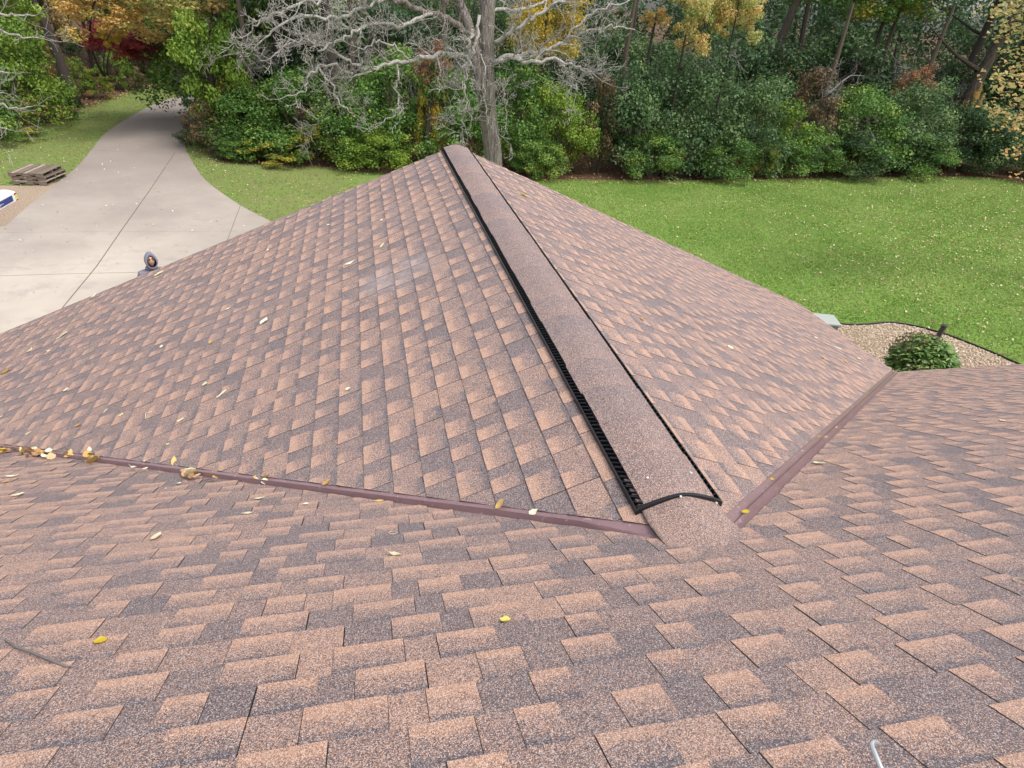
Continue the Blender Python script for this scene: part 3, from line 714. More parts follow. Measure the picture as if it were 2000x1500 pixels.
# --- second and third rows
rows = [(430, 7.0, 'green', 8), (560, 7.5, 'deep', 7), (640, 7.2, 'deep', 6), (735, 7.8, 'deep', 6.5), (870, 7.6, 'deep', 7), (960, 7.6, 'deep', 7), (1060, 7.2, 'deep', 6), (1170, 7.2, 'deep', 6.5), (1275, 6.6, 'deep', 6), (1380, 6.9, 'dark', 7), (1490, 6.4, 'deep', 6), (1590, 7.2, 'deep', 6.5), (1690, 6.2, 'deep', 6), (1800, 6.6, 'deep', 8), (1890, 7.0, 'deep', 7), (1985, 7.4, 'deep', 6.5), (2090, 7.2, 'deep', 7)]
names = {'green': 'green', 'deep': 'shaded dark green', 'dark': 'blue-green', 'ygreen': 'yellow-green'}
where = ['behind the driveway bend', 'behind the full green shrub, left of the slim trunk', 'right behind the slim dark trunk', 'behind the mid green shrub', 'behind the roof peak, left of the dead trunk', 'right behind the dead tree trunk', 'below the yellow tree', 'behind the brown gap', 'behind the leftmost blue-green shrub', 'below the pale yellow-green tree', 'behind the hedge gap', 'behind the broad mid green shrub', 'below the russet bush', 'between the two leaning trunks', 'behind the ivy-clad trunk', 'behind the darkest corner shrub', 'beyond the maple branch']
for i, (x, h, m, bk) in enumerate(rows):
    shrub(x, 350 if x > 900 else 335, h-.6, 6.4, m, 'taller %s thicket %s' % (names[m], where[i]), cat='thicket', name='thicket', back=bk+2.2, group='thickets behind the front shrubs')

# --- trees behind the hedge
def tb(px, py, back):
    p = gnd(px, py); d = np.array([p[0]-CAM[0], p[1]-CAM[1]]); d /= np.linalg.norm(d); return p[:2]+d*back
tree(tb(664, 330, 1.3), (-.3, .3), 14, .24, 7.5, 3.6, 5, 'green', 'slim dark trunk rising between green shrubs left of the dead tree', 'tall1', bark=M_BARKD, seed=1)
tree(tb(1430, 352, 9), (3.4, .5), 14, .30, 7, 4, 6, 'green', 'grey trunk leaning right behind the hedge gap', 'tall1', seed=2)
tree(tb(1815, 350, 4.6), (3.4, .6), 14, .34, 8.5, 4, 6, 'green', 'thick trunk leaning right with rusty ivy round its foot', 'tall2', seed=3)
tree(tb(1800, 350, 8.5), (1.6, .5), 14, .28, 8.5, 4, 6, 'deep', 'straight dark trunk just left of the ivy-clad trunk', 'tall0', bark=M_BARKD, seed=4, name='tree')
tree(tb(1925, 350, 6.5), (4.0, .6), 14, .30, 8.8, 4, 6, 'deep', 'grey leaning trunk, rightmost behind the maple branch', 'tall1', seed=5)
tree(tb(1870, 350, 13), (2.2, 0), 15, .26, 8.5, 5, 7, 'ygreen', 'trunk with sunny yellow-green leaves, farthest of the right-hand trunks', 'tall2', seed=6)
def vp(px, py, D):
    r = ray(px, py); return CAM+r*(D/math.hypot(r[0], r[1]))
def tree_at(px, py, D, rpx, hpx, mat, label, tmpl='tall0', seed=0, limbs=7, rad=.13, name='tree', bark=None, foot=None):
    P = vp(px, py, D); tmpl = tmpl.replace('tall', 'airy').replace('dense', 'tall'); r = rpx*D/1240*.92; h = hpx*D/1240; z0 = P[2]-h/2-hz(P[0], P[1])
    if foot is not None:
        z0 = P[2]-h/2-hz(*foot); return tree((foot[0], foot[1]), ((P[0]-foot[0])/.9, (P[1]-foot[1])/.9), max(z0+h*.7, 3), rad, z0, r, h, mat, label, tmpl, name=name, bark=bark or M_BARKD, seed=seed, limbs=limbs)
    return tree((P[0], P[1]), (.15, .1), max(z0+h*.8, 3), rad, z0, r, h, mat, label, tmpl, name=name, bark=bark or M_BARKD, seed=seed, limbs=limbs)
tree_at(1068, 20, 29, 78, 180, 'yellow', 'yellow-leaved tree behind the dead tree branches', 'dense0', 7)
tree_at(1350, 5, 30, 62, 150, 'pale', 'pale yellow-green tree above the blue-green shrubs', 'tall1', 8, rad=.08)
tree_at(1440, 8, 31, 58, 120, 'pale', 'pale yellow and orange tree right of the pale yellow-green one', 'tall0', 18, rad=.07)
tree_at(1275, 30, 30.5, 28, 34, 'orange', 'small orange-tipped tree right of the dead tree', 'tall2', 9, limbs=4)
tree_at(835, 120, 27.5, 36, 90, 'russet', 'small orange-brown tree between the hedge and the dead tree', 'tall2', 10)
tree(tb(1620, 352, 9), (.5, .1), 11, .16, 6.0, 3.2, 4.5, 'mixed', 'tree with thin yellow leaves above the right hedge', 'tall0', bark=M_BARKD, seed=11)
tree(tb(560, 330, 6), (.3, .1), 11, .17, 5.5, 3.4, 6, 'green', 'green tree behind the left part of the hedge', 'tall1', bark=M_BARKD, seed=12)
tree(tb(470, 325, 5.5), (-.3, .1), 10, .16, 6.4, 2.6, 4.5, 'ygreen', 'slender yellow-green tree above the straggly orange shrub', 'tall2', bark=M_BARKD, seed=13)
shrub(1725, 350, 2.7, 2.6, 'russet', 'russet bush showing over the top of the right hedge', tmpl='loose1', loc=tb(1725, 350, 4.6)).location[2] += 2.6
shrub(1840, 350, 3.6, 1.0, 'orange', 'rusty orange ivy climbing the foot of the leaning trunk', cat='ivy', name='ivy', tmpl='loose1', loc=tb(1822, 350, 4.4)+np.array([.5, 0])).location[2] += 1.2
# the big yellow-green tree hanging over the driveway
tree_at(408, 120, 31, 82, 215, 'ygreen', 'yellow-green tree leaning over the right side of the driveway', 'tall0', 21, limbs=8, rad=.16)
tree_at(470, 90, 34, 60, 200, 'green', 'slender green tree right behind the yellow-green one at the driveway', 'tall1', 22, limbs=6)
shrub(388, 225, 2.2, 1.5, 'green', 'dark green sprays hanging low over the edge of the driveway', tmpl='loose0', loc=tb(392, 250, .5)).location[2] += .6
# --- bank on the left
bank = [
 (40, 262, 5.6, 5.2, 'ygreen', 'big yellow-green bush at the left edge, in front of the dark forked tree', 'shrub2', 1.8),
 (-60, 300, 4.6, 4.4, 'green', 'green bush cut by the left edge of the view', 'shrub3', 1.6),
 (20, 280, 1.9, 3.4, 'mixed', 'low bush with yellowing tips at the left edge of the lawn strip', 'loose2', .8),
 (105, 240, 2.2, 2.8, 'green', 'low green bush under the dark forked tree', 'loose0', .6),
 (165, 200, 2.6, 1.9, 'ygreen', 'bright yellow-green sapling right of the dark forked trunk', 'loose1', 1.2),
 (195, 196, 1.7, 1.9, 'mixed', 'knee-high bush on the bank right of the bright sapling', 'loose2', .6),
 (235, 182, 3.0, 2.2, 'ygreen', 'small green bush in the middle of the leafy bank', 'loose0', 1.2),
 (255, 176, 1.8, 2.4, 'brown', 'brown brush at the foot of the bank beside the lawn strip', 'loose1', .5),
 (125, 215, 3.6, 1.8, 'russet', 'orange-brown bush right behind the dark forked trunk', 'loose2', 2.4),
 (310, 155, 3.6, 3.2, 'brown', 'dark brown brush beneath the sumac at the driveway bend', 'loose1', 3.2),
 (335, 150, 4.6, 3.4, 'deep', 'dark green shrub at the far end of the driveway', 'shrub1', 6.0),
 (385, 175, 5.5, 4.0, 'green', 'green shrub closing the view where the driveway disappears', 'shrub4', 4.0),
 (60, 215, 4.4, 4.0, 'orange', 'orange bush behind the big yellow-green one at the left', 'loose2', 7.0)]
for x, y, h, wd, m, lb, tm, bk in bank: shrub(x, y, h, wd, m, lb, tmpl=tm, back=bk)
t0 = tb(150, 212, .6)
tree(t0, (-1.7, .3), 10, .27, 6.6, 3.0, 4.5, 'orange', 'dark forked tree leaning left over the bank, orange leaves above', 'tall1', bark=M_BARKD, seed=31, limbs=3,
     fork=[(4, [(-.7, 0, 1.0), (-1.5, .2, 2.4), (-2.0, .3, 4.5)]), (4, [(.35, 0, 1.2), (.5, .1, 3.0), (.9, .1, 5)])])
tree_at(330, -8, 35, 104, 130, 'pale', 'tan-leaved oak hanging over the far driveway', 'tall2', 32, rad=.12, foot=tb(352, 172, 3.5))
for q_, (x, y, D_, r_, h_, m_, l_) in enumerate([(50, -20, 47, 70, 170, 'tan', 'faded tan tree high on the left bank'), (150, 0, 52, 70, 150, 'deep', 'dark tree at the back of the left bank'), (255, 10, 54, 75, 150, 'mixed', 'green tree turning yellow behind the sumac'), (-20, 40, 40, 70, 160, 'ygreen', 'yellowish tree cut by the left edge behind the bare branches')]): tree_at(x, y, D_, r_, h_, m_, l_, 'tall%d' % (q_ % 3), 40+q_, limbs=4)
tree_at(225, 72, 38, 66, 64, 'red', 'large crimson sumac on the bank under the golden oak', 'dense1', 61, rad=.05, foot=tb(226, 178, 2.2), name='sumac')
tree_at(296, 84, 37.5, 50, 46, 'red', 'dark red sumac at the driveway bend', 'tall2', 62, rad=.05, foot=tb(290, 160, 2.5), name='sumac')
tree_at(195, 5, 33, 82, 110, 'orange', 'golden-leaved young oak in front of the red sumac', 'tall0', 33, rad=.10, limbs=5, foot=tb(218, 180, 2.5))
tree_at(215, 62, 34, 24, 40, 'yellow', 'drooping golden spray hanging in front of the red sumac', 'tall2', 36, rad=.04, limbs=2, foot=tb(226, 178, 2.0))
tree(tb(80, 190, 12), (0, .1), 9, .2, 2.6, 4.0, 6.0, 'orange', 'orange tree far back at the left edge', 'tall1', bark=M_BARKD, seed=34, limbs=5)
# --- far wood: one mass
rs = np.random.RandomState(88); VV = []; FF = []; CC = []; off = 0
for k in range(110):
    xx = rs.uniform(-75, 95); yy = rs.uniform(44, 72) if xx > -22 else rs.uniform(55, 85); hh = rs.uniform(9, 15)
    V_, F_, C_ = crown(900+k, 1500, rs.uniform(3, 4.6), rs.uniform(3, 4.6), hh/2, leaf=.30, clumps=26, cr=.34)
    V_ = V_.copy(); V_ += np.array([xx, yy, GZ+.2+(3.5 if xx < -15 else 0)]); C_[:, 1] = C_[:, 1]*.6+rs.rand()*.35
    VV.append(V_); FF.append(F_+off); CC.append(C_); off += len(V_)
fw = link('far_wood', npmesh('far_wood', np.concatenate(VV), np.concatenate(FF), [LM['deep']], np.concatenate(CC)))
tag(fw, 'dark mass of woodland far behind the hedge and trunks', 'wood', kind='stuff')
mb = MB(); rg = random.Random(5)
for k in range(34):
    xx = rg.uniform(-60, 80); yy = rg.uniform(36, 55); zz = hz(xx, yy); l = rg.uniform(-1.4, 1.4)
    mb.tube([(xx, yy, zz), (xx+l*.5, yy, zz+6), (xx+l, yy, zz+14)], [.2, .15, .08], 6)
o = mb.build('far_trunks', [M_BARKD]); tag(o, 'dim trunks standing in the far woodland', 'wood', kind='stuff')

# --- bare trees
def mat_dead(name, a, b, c):
    t = NT(name); P = t.objc(); mp = t.n('Mapping'); t.l(P, mp.inputs[0]); mp.inputs['Scale'].default_value = (12, 12, 1.1)
    f = t.noise(2.6, 6, .72, mp.outputs[0], .7); cc_ = t.ramp(f, [(.32, a), (.5, b), (.68, c)])
    l = t.math('MULTIPLY_ADD', t.noise(3.0, 4, .6, P), 4, -2.2, clamp=True); cc_ = t.mix(t.math('MULTIPLY', l, .35), cc_, (.30, .27, .12))
    t.color(cc_); t.rough(.9, .15); t.bump(f, 1.0, .07); return t.m
M_DEAD = mat_dead('bleached_dead_wood', (.27, .245, .215), (.50, .468, .425), (.69, .66, .615))
M_DBARK = mat_dead('furrowed_grey_bark', (.05, .04, .034), (.22, .19, .165), (.44, .40, .37))
class Twigs:
    tip = .0062; gn = .30
    def __init__(s, seed, cap=7000): s.r = random.Random(seed); s.mb = MB(); s.n = 0; s.cap = cap
    def v(s, k): return Vector((s.r.gauss(0, k), s.r.gauss(0, k), s.r.gauss(0, k)))
    def branch(s, p, d, L, r, lvl, up=.10, gn=None):
        gn = s.gn if gn is None else gn
        if s.n > s.cap: return
        s.n += 1; n = max(3, int(L/(.28 if lvl < 2 else .13))); n = min(n, 9); pts = [Vector(p)]; d = Vector(d).normalized(); rad = [r]; dirs = [d]
        kink = s.v(gn*.5)
        for i in range(n):
            d = (d+s.v(gn*.55)+kink*.12+Vector((0, 0, up*s.r.uniform(-.3, 1)))).normalized(); pts.append(pts[-1]+d*L/n); dirs.append(d); rad.append(max(s.tip, r*(1-.72*(i+1)/n)))
        s.mb.tube(pts, rad, 8 if r > .05 else (5 if r > .018 else 3), cap=False)
        if lvl <= 0: return
        nb = int(n*(1.35 if lvl == 1 else 1.15)) + 1
        for k in range(nb):
            i = s.r.randint(1, n); t = i/n; dd = dirs[i]; side = s.v(1.); side = (side-dd*side.dot(dd)).normalized()
            nd = dd*s.r.uniform(.25, .9)+side*s.r.uniform(.6, 1.0)+Vector((0, 0, up*.8))
            s.branch(pts[i], nd, L*s.r.uniform(.28, .55), max(s.tip*1.1, rad[i]*s.r.uniform(.5, .75)), lvl-1, up, gn)
    def limb(s, pts, rads, sub=3, dens=3.2, slen=(0.5, 1.5), frm=.12, up=.1, wob=.03):
        P = [Vector(p) for p in pts]; Q = []; RR = []
        PP = [P[0]*2-P[1]]+P+[P[-1]*2-P[-2]]; RD = [rads[0]]+list(rads)+[rads[-1]]
        for i in range(1, len(PP)-2):
            for k in range(5):
                t = k/5; a, b, c, d = PP[i-1:i+3]; q = .5*((2*b)+(c-a)*t+(2*a-5*b+4*c-d)*t*t+(3*b-a-3*c+d)*t**3)
                Q.append(q+s.v(wob)); RR.append((RD[i]*(1-t)+RD[i+1]*t)*s.r.uniform(.92, 1.1))
        Q.append(P[-1]); RR.append(rads[-1]); s.mb.tube(Q, RR, 10 if rads[0] > .08 else 6)
        tot = 0
        for i in range(int(len(Q)*frm), len(Q)-1):
            seg = Q[i+1]-Q[i]; L = seg.length; dd = seg.normalized(); m = dens*L
            m = int(m)+(1 if s.r.random() < m-int(m) else 0)
            for q in range(m):
                side = s.v(1.); side = (side-dd*side.dot(dd)).normalized(); l = s.r.uniform(*slen)
                s.branch(Q[i]+seg*s.r.random(), dd*s.r.uniform(.2, .9)+side*.9+Vector((0, 0, up)), l, max(s.tip*1.25, min(RR[i]*.5, .013+l*.016)), sub-1, up)
        s.branch(Q[-1], Q[-1]-Q[-2], s.r.uniform(*slen), RR[-1]*.8, sub-1, up)
# big dead tree: limbs from picture points on planes of a chosen depth
DT = gnd(978, 497)[:2]; YT = DT[1]
dead = empty('dead_tree', (DT[0], DT[1], GZ)); DO = Vector((DT[0], DT[1], GZ))
def DP(pp): return [Vector(atdist(x, y, YT+dy))-DO for x, y, dy in pp]
tk = Twigs(3)
tk.mb.tube([Vector((0, 0, -.1))]+DP([(972, 420, 0), (966, 345, 0), (962, 290, .0), (955, 240, 0), (950, 180, 0), (947, 120, 0), (950, 60, 0), (953, 0, .1), (955, -80, .2), (950, -200, .3)]), [.31, .245, .235, .23, .22, .22, .225, .19, .18, .17, .16], 20)
tk.mb.tube(DP([(950, 215, -.15), (938, 170, -.3), (930, 125, -.3), (924, 80, -.2), (912, 40, -.1), (896, 0, 0), (880, -50, .3)]), [.14, .15, .15, .135, .12, .10, .09], 14)
tk.mb.build('trunk', [M_DBARK], dead, smooth=True)
K = math.hypot(DT[0]-CAM[0], DT[1]-CAM[1])/1240*1.04                        # metres per picture pixel at the tree
limbs = [
 ([(930, 112, -.2), (890, 108, -.6), (845, 106, -1.0), (800, 118, -1.3), (760, 126, -1.6), (722, 138, -1.8), (690, 150, -2.0)], [12, 10, 9, 8.5, 7, 6, 4], 3.4),
 ([(722, 138, -1.8), (680, 120, -2.2), (640, 92, -2.6), (600, 82, -3), (560, 84, -3.2)], [6, 5.5, 5, 4, 3], 3.4),
 ([(924, 72, -.1), (890, 45, -.4), (850, 25, -.6), (800, 10, -.8), (750, -5, -1), (690, -20, -1)], [15, 13, 11, 10, 8, 6], 3.0),
 ([(850, 25, -.6), (790, 50, -1.4), (740, 45, -1.8), (700, 60, -2.2), (660, 78, -2.6), (620, 100, -3.0)], [8, 7, 6, 5.5, 4.5, 3.5], 3.6),
 ([(750, -5, -1), (700, 18, -1.6), (650, 40, -2), (600, 30, -2.6), (540, 55, -3), (500, 90, -3.2)], [7, 6, 5.5, 5, 4, 2.6], 3.6),
 ([(690, -20, -1), (620, 5, -1.8), (560, 15, -2.6), (510, 40, -3), (480, 70, -3.2)], [6, 5, 4.5, 3.5, 2.4], 3.6),
 ([(690, 150, -2.0), (655, 128, -2.3), (620, 130, -2.6), (600, 155, -2.8), (592, 180, -2.9), (555, 190, -3.1)], [5.5, 5, 4.5, 4, 3, 2], 3.0),
 ([(620, 130, -2.6), (645, 160, -2.6), (660, 190, -2.5), (690, 222, -2.5)], [4, 3.5, 3, 1.8], 3.0),
 ([(776, 122, -1.5), (777, 160, -1.6), (778, 200, -1.6), (772, 222, -1.7), (740, 240, -1.9)], [4.2, 3.8, 3.4, 2.6, 1.6], 2.4),
 ([(962, 122, -.3), (1000, 112, -.6), (1040, 118, -.8), (1085, 118, -1), (1130, 132, -1.2), (1165, 150, -1.3)], [11, 9, 8, 6.5, 5, 3], 3.4),
 ([(970, 118, -.1), (1020, 108, .2), (1070, 98, .4), (1105, 78, .5), (1150, 60, .5), (1200, 52, .4), (1240, 58, .4)], [10, 8.5, 7.5, 6.5, 5.5, 4, 2.5], 3.6),
 ([(965, 85, -.2), (1005, 60, -.6), (1050, 30, -.8), (1100, 0, -1), (1160, -30, -1)], [9, 8, 7, 6, 5], 3.2),
 ([(1105, 78, .5), (1140, 40, .3), (1185, 15, .2), (1230, 0, .2)], [5.5, 4.8, 4, 2.6], 3.8),
 ([(1085, 118, -1), (1110, 140, -1.2), (1122, 165, -1.3), (1125, 185, -1.3)], [4.5, 3.6, 2.8, 1.8], 3.0),
 ([(926, 60, -.4), (918, 95, -.9), (908, 130, -1.2), (905, 165, -1.3), (912, 200, -1.3), (920, 240, -1.2)], [8, 7, 6, 5.2, 4.2, 2.4], 3.8),
 ([(935, 30, -.4), (930, 75, -.9), (918, 115, -1.2), (910, 140, -1.3), (898, 175, -1.4)], [7, 6, 5, 4, 2.4], 3.4),
 ([(938, 105, -.6), (948, 130, -.8), (945, 170, -.8), (950, 215, -.7), (960, 250, -.7)], [4, 3.6, 3.2, 2.8, 1.6], 3.4),
 ([(975, 150, -.3), (985, 190, -.4), (990, 225, -.5)], [3, 2.6, 1.6], 3.4),
 ([(912, 200, -1.3), (905, 235, -1.4), (900, 270, -1.4)], [3.5, 3, 1.8], 4.0),
 ([(955, 20, .2), (1010, 20, .6), (1060, 5, .9), (1120, -20, 1.0)], [8, 7, 6, 4], 3.0),
 ([(800, 118, -1.3), (770, 90, -1.6), (735, 80, -2.0), (705, 95, -2.2)], [4.5, 4, 3.4, 2.2], 3.4),
 ([(896, 0, 0), (850, -30, -.4), (800, -50, -.6), (740, -60, -.8)], [10, 9, 8, 6], 2.0),
 ([(950, -60, 0), (1010, -90, .2), (1080, -120, .4)], [14, 11, 8], 1.5)]
for i, (pp, rr, dn) in enumerate(limbs):
    tk = Twigs(100+i, 560); tk.limb(DP([(a, b, c*.6) for a, b, c in pp]), [r*K*.38 for r in rr], sub=3, dens=dn*1.35, slen=(.25, .85), up=.17)
    tk.mb.build('branch', [M_DEAD if i not in (2,) else M_DBARK], dead, smooth=True)
tag(dead, 'big leafless grey tree with a tangle of bleached branches behind the roof peak', 'dead tree')
# bare limbs reaching in from the left edge
LT = np.array([-19.2, 17.5]); lt = empty('bare_tree', (LT[0], LT[1], GZ)); LO = Vector((LT[0], LT[1], GZ))
tk = Twigs(50); tk.mb.tube([Vector((0, 0, -.1)), Vector((.1, 0, 2)), Vector((0, .1, 5)), Vector((.2, .1, 8))], [.34, .27, .22, .12], 12); tk.mb.build('trunk', [M_DBARK], lt, smooth=True)
def LP(pp): return [Vector(atdist(x, y, LT[1]+dy))-LO for x, y, dy in pp]
for i, (pp, rr) in enumerate([
    ([(-150, -60, 0), (-60, 0, -.2), (-10, 25, -.4), (30, 30, -.6), (70, 30, -.6)], [5, 4, 3, 2.2, 1.2]),
    ([(-150, 20, 0), (-60, 30, -.2), (-10, 55, -.4), (35, 70, -.5), (80, 75, -.5)], [5, 4, 3, 2.2, 1.2]),
    ([(-150, 150, 0), (-60, 135, -.2), (-20, 138, -.4), (15, 142, -.5)], [5, 4, 3, 1.6]),
    ([(-150, 210, 0), (-60, 195, -.2), (-10, 200, -.4), (30, 212, -.5), (60, 208, -.5)], [5, 4, 3, 2, 1.2]),
    ([(-150, 160, 0), (-70, 165, -.1), (-20, 175, -.2), (10, 182, -.3)], [4, 3, 2.2, 1.3]),
    ([(-150, 270, 0), (-70, 245, -.2), (-20, 245, -.4), (15, 252, -.5)], [4, 3, 2.2, 1.3])]):
    tk = Twigs(60+i, 110); tk.gn = .16; tk.tip = .005; tk.limb(LP(pp), [r*.0085 for r in rr], sub=2, dens=3.2, slen=(.2, .8), frm=.4, up=.22, wob=.015); tk.mb.build('branch', [M_DEAD], lt, smooth=True)
tag(lt, 'pale leafless tree reaching bare white branches in from the left edge', 'bare tree')
# grey twiggy trees inside the wood (one built, others copied)
M_GT = mat_simple('grey_twig', (.21, .185, .175), .9, .3, 6)
def bare_bush(seed):
    Twigs.tip = .006
    e = empty('bare_tree', (0, 0, 0)); tk = Twigs(seed, 900)
    tk.mb.tube([(0, 0, 0), (.1, 0, 1.5), (0, .1, 3.0), (.1, .1, 4.6)], [.14, .12, .09, .05], 7); tk.mb.build('trunk', [M_TWIG], e)
    tk.mb = MB()
    for k in range(9): a = k*2.4; tk.branch((0, 0, 1.6+k*.35), (math.cos(a), math.sin(a), .25), 2.6, .04, 3, up=.02, gn=.34)
    tk.mb.build('branches', [M_GT], e); return e
def copy_tree(o, parent=None):
    c = o.copy(); COL.objects.link(c); c.parent = parent
    for ch in [x for x in list(bpy.data.objects) if x.parent == o]: copy_tree(ch, c)
    return c
bb = bare_bush(2)
spots = [(1190, 3.6, 1.25, 'grey leafless tree behind the right tips of the dead tree'), (870, 4.5, 1.2, 'grey leafless tree behind the dead tree, left of its trunk'), (1560, 5.2, 1.25, 'twiggy grey tree behind the brown shrub of the hedge'),
         (1740, 5.6, 1.3, 'twiggy grey tree drooping above the russet bush'), (1300, 7.5, 1.3, 'twiggy grey tree left of the pale yellow-green one'), (700, 5.0, 1.3, 'twiggy grey tree above the slim trunk and its shrubs'), (1650, 9.5, 1.4, 'grey leafless tree deep in the wood right of the hedge gap'), (520, 5.5, 1.2, 'grey leafless tree at the left end of the hedge')]
for i, (x, bk, s_, lb) in enumerate(spots):
    o = bb if i == 0 else copy_tree(bb); p = tb(x, 350, bk); o.location = (p[0], p[1], hz(*p)-.05); o.scale = (s_, s_, s_*1.25); o.rotation_euler[2] = i*2.1
    tag(o, lb, 'bare tree', 'leafless grey trees behind the hedge')
# --- maple branch entering at the right edge
MT = np.array([19.4, 12.5]); mt = empty('maple_tree', (MT[0], MT[1], GZ)); MO = Vector((MT[0], MT[1], GZ)); mb = MB()
mb.tube([(0, 0, -.1), (.1, 0, 2.5), (0, .1, 5), (0, .1, 8)], [.2, .16, .12, .05], 10); mb.build('trunk', [M_BARK], mt, smooth=True)
rs = np.random.RandomState(14); C = []; mb = MB()
for (x, y, rr, dy) in [(1990, 20, 45, 0), (1950, 22, 22, -.3), (1985, 60, 32, 0), (1975, 150, 34, -.4), (1945, 155, 18, -.6), (1985, 190, 38, -.3), (1940, 212, 20, -.6), (1965, 230, 30, -.4), (1990, 250, 30, -.2), (1992, 295, 22, -.2), (1970, 302, 12, -.3), (2030, 120, 60, .2), (2050, 220, 60, .2), (2060, 40, 70, .3), (1995, 5, 40, 0), (2100, 140, 80, .5), (1992, 340, 14, -.2)]:
    c0 = atdist(x, y, MT[1]+dy)-np.array(MO); s_ = rr*.0145*.5
    mm = int(24*(rr/20)**2); q = rs.normal(0, 1, (mm, 3))*np.array([s_, s_, s_*.5]); C.append(c0+q)
    mb.tube([(0, .1, 4+.004*(350-y)), tuple(c0*.5+np.array([0, 0, 2.7])), tuple(c0)], [.03, .018, .006], 5)
mb.build('branches', [M_BARK], mt)
C = np.concatenate(C); n = len(C); N = rs.normal(0, .35, (n, 3))+np.array([-.2, -.3, 1]); L = rs.uniform(.08, .135, n)
V_, F_, C_ = leaves(C, N, L, L*.85, rs, np.stack([rs.rand(n), np.clip((C[:, 2]*-.15+.9)+rs.normal(0, .2, n), 0, 1), rs.rand(n), np.ones(n)], 1))
link('crown', npmesh('maple_leaves', V_, F_, [LM['pinkish']], C_), mt); tag(mt, 'maple with pale yellow and pinkish leaves at the right edge', 'maple')

# ------------------------------------------------------------------ rhododendron, post, utility box
pr = gnd(1772, 775)[:2]; rh = empty('rhododendron', (pr[0], pr[1], GZ+.02)); rs = np.random.RandomState(6)
mb = MB(); 
for k in range(14):
    a = k*.9; mb.tube([(0, 0, 0), (math.cos(a)*.25, math.sin(a)*.25, .35), (math.cos(a)*.5, math.sin(a)*.5, .8)], [.02, .015, .008], 5)
mb.build('stems', [M_TWIG], rh)
C = []; N = []
for k in range(470):
    d = rs.normal(0, 1, 3); d[2] = abs(d[2])*.9-.15; d /= np.linalg.norm(d); rr = rs.uniform(.78, 1.05); c0 = d*rr*np.array([.55, .55, .64])+np.array([0, 0, .64])
    for j in range(9):
        a = j/9*6.28+rs.rand(); o1 = np.array([math.cos(a), math.sin(a), .15]); o1 = o1*.07; C.append((c0+o1, o1))
n = len(C); cc0 = np.array([c for c, _ in C]); dd = np.array([o for _, o in C]); dd = dd+rs.normal(0, .012, dd.shape); dd /= np.linalg.norm(dd, axis=1, keepdims=True)
L = rs.uniform(.11, .18, n)[:, None]; up = np.array([0, 0, 1.])+rs.normal(0, .3, (n, 3)); bb_ = np.cross(up, dd); bb_ /= np.linalg.norm(bb_, axis=1, keepdims=True)
v = np.stack([cc0-dd*L*.4, cc0+bb_*L*.16, cc0+dd*L*.6-np.array([0, 0, .02]), cc0-bb_*L*.16], 1).reshape(-1, 3)
rv, rf, rc = v, np.arange(n*4).reshape(n, 4), np.repeat(np.stack([rs.rand(n), rs.rand(n), rs.rand(n), np.ones(n)], 1), 4, 0)
C = rs.normal(0, 1, (900, 3)); C[:, 2] = abs(C[:, 2])*.5+.6; C /= np.linalg.norm(C, axis=1, keepdims=True); C = C*np.array([.54, .56, .66])*rs.uniform(.98, 1.12, (900, 1))+np.array([-.05, .1, .64]); C = C[C[:, 1] > -.15]; n = len(C)
V_, F_, C_ = leaves(C, rs.normal(0, 1, (n, 3)), rs.uniform(.03, .07, n), rs.uniform(.02, .04, n), rs, np.stack([rs.rand(n), rs.rand(n), rs.rand(n), np.ones(n)], 1))
fm = npmesh('rhodo_leaves', np.concatenate([rv, V_]), np.concatenate([rf, F_+len(rv)]), [LM['rhodo'], LM['brown']], np.concatenate([rc, C_])); fm.polygons.foreach_set('material_index', [0]*len(rf)+[1]*len(F_)); link('foliage', fm, rh); tag(rh, 'rounded rhododendron with browned tips standing in the stone bed', 'shrub')
pq = gnd(1829, 662)[:2]; po = empty('post', (pq[0], pq[1], GZ), .4); mb = MB(); mb.box((0, 0, .18), (.10, .10, .36)); o = mb.build('stake', [mat_simple('dark_weathered_post', (.05, .04, .036), .8)], po); bevel(o, .006)
mb = MB(); mb.box((0, 0, .37), (.14, .14, .03), taper=.35); o = mb.build('cap', [o.data.materials[0]], po); po.rotation_euler = (R_(4), R_(9), .4)
tag(po, 'short dark post tilted at the far rim of the stone bed', 'post')
pu = gnd(1590, 660)[:2]; ub = empty('utility_box', (pu[0], pu[1], GZ), -.32); ub.scale = (.82, .82, .9); M_UB = mat_simple('grey_green_steel', (.20, .215, .19), .45, .08, 6); M_UL = mat_simple('pale_grey_green_lid', (.34, .365, .335), .45, .06, 6)
mb = MB(); mb.box((0, 0, .26), (.86, .60, .52)); mb.box((0, -.302, .25), (.7, .012, .40)); mb.box((.25, -.312, .27), (.03, .02, .09)); o = mb.build('cabinet', [M_UB], ub); bevel(o, .01)
mb = MB(); mb.box((0, 0, .545), (.94, .68, .05)); mb.box((0, 0, .578), (.90, .64, .02), taper=.06); o = mb.build('lid', [M_UL], ub); bevel(o, .008, 2)
mb = MB(); mb.box((0, 0, .02), (1.05, .8, .06)); mb.build('plinth', [mat_simple('box_plinth', (.3, .29, .27), .9)], ub)
tag(ub, 'grey-green utility box peeping over the right eave by the stone bed', 'utility box')

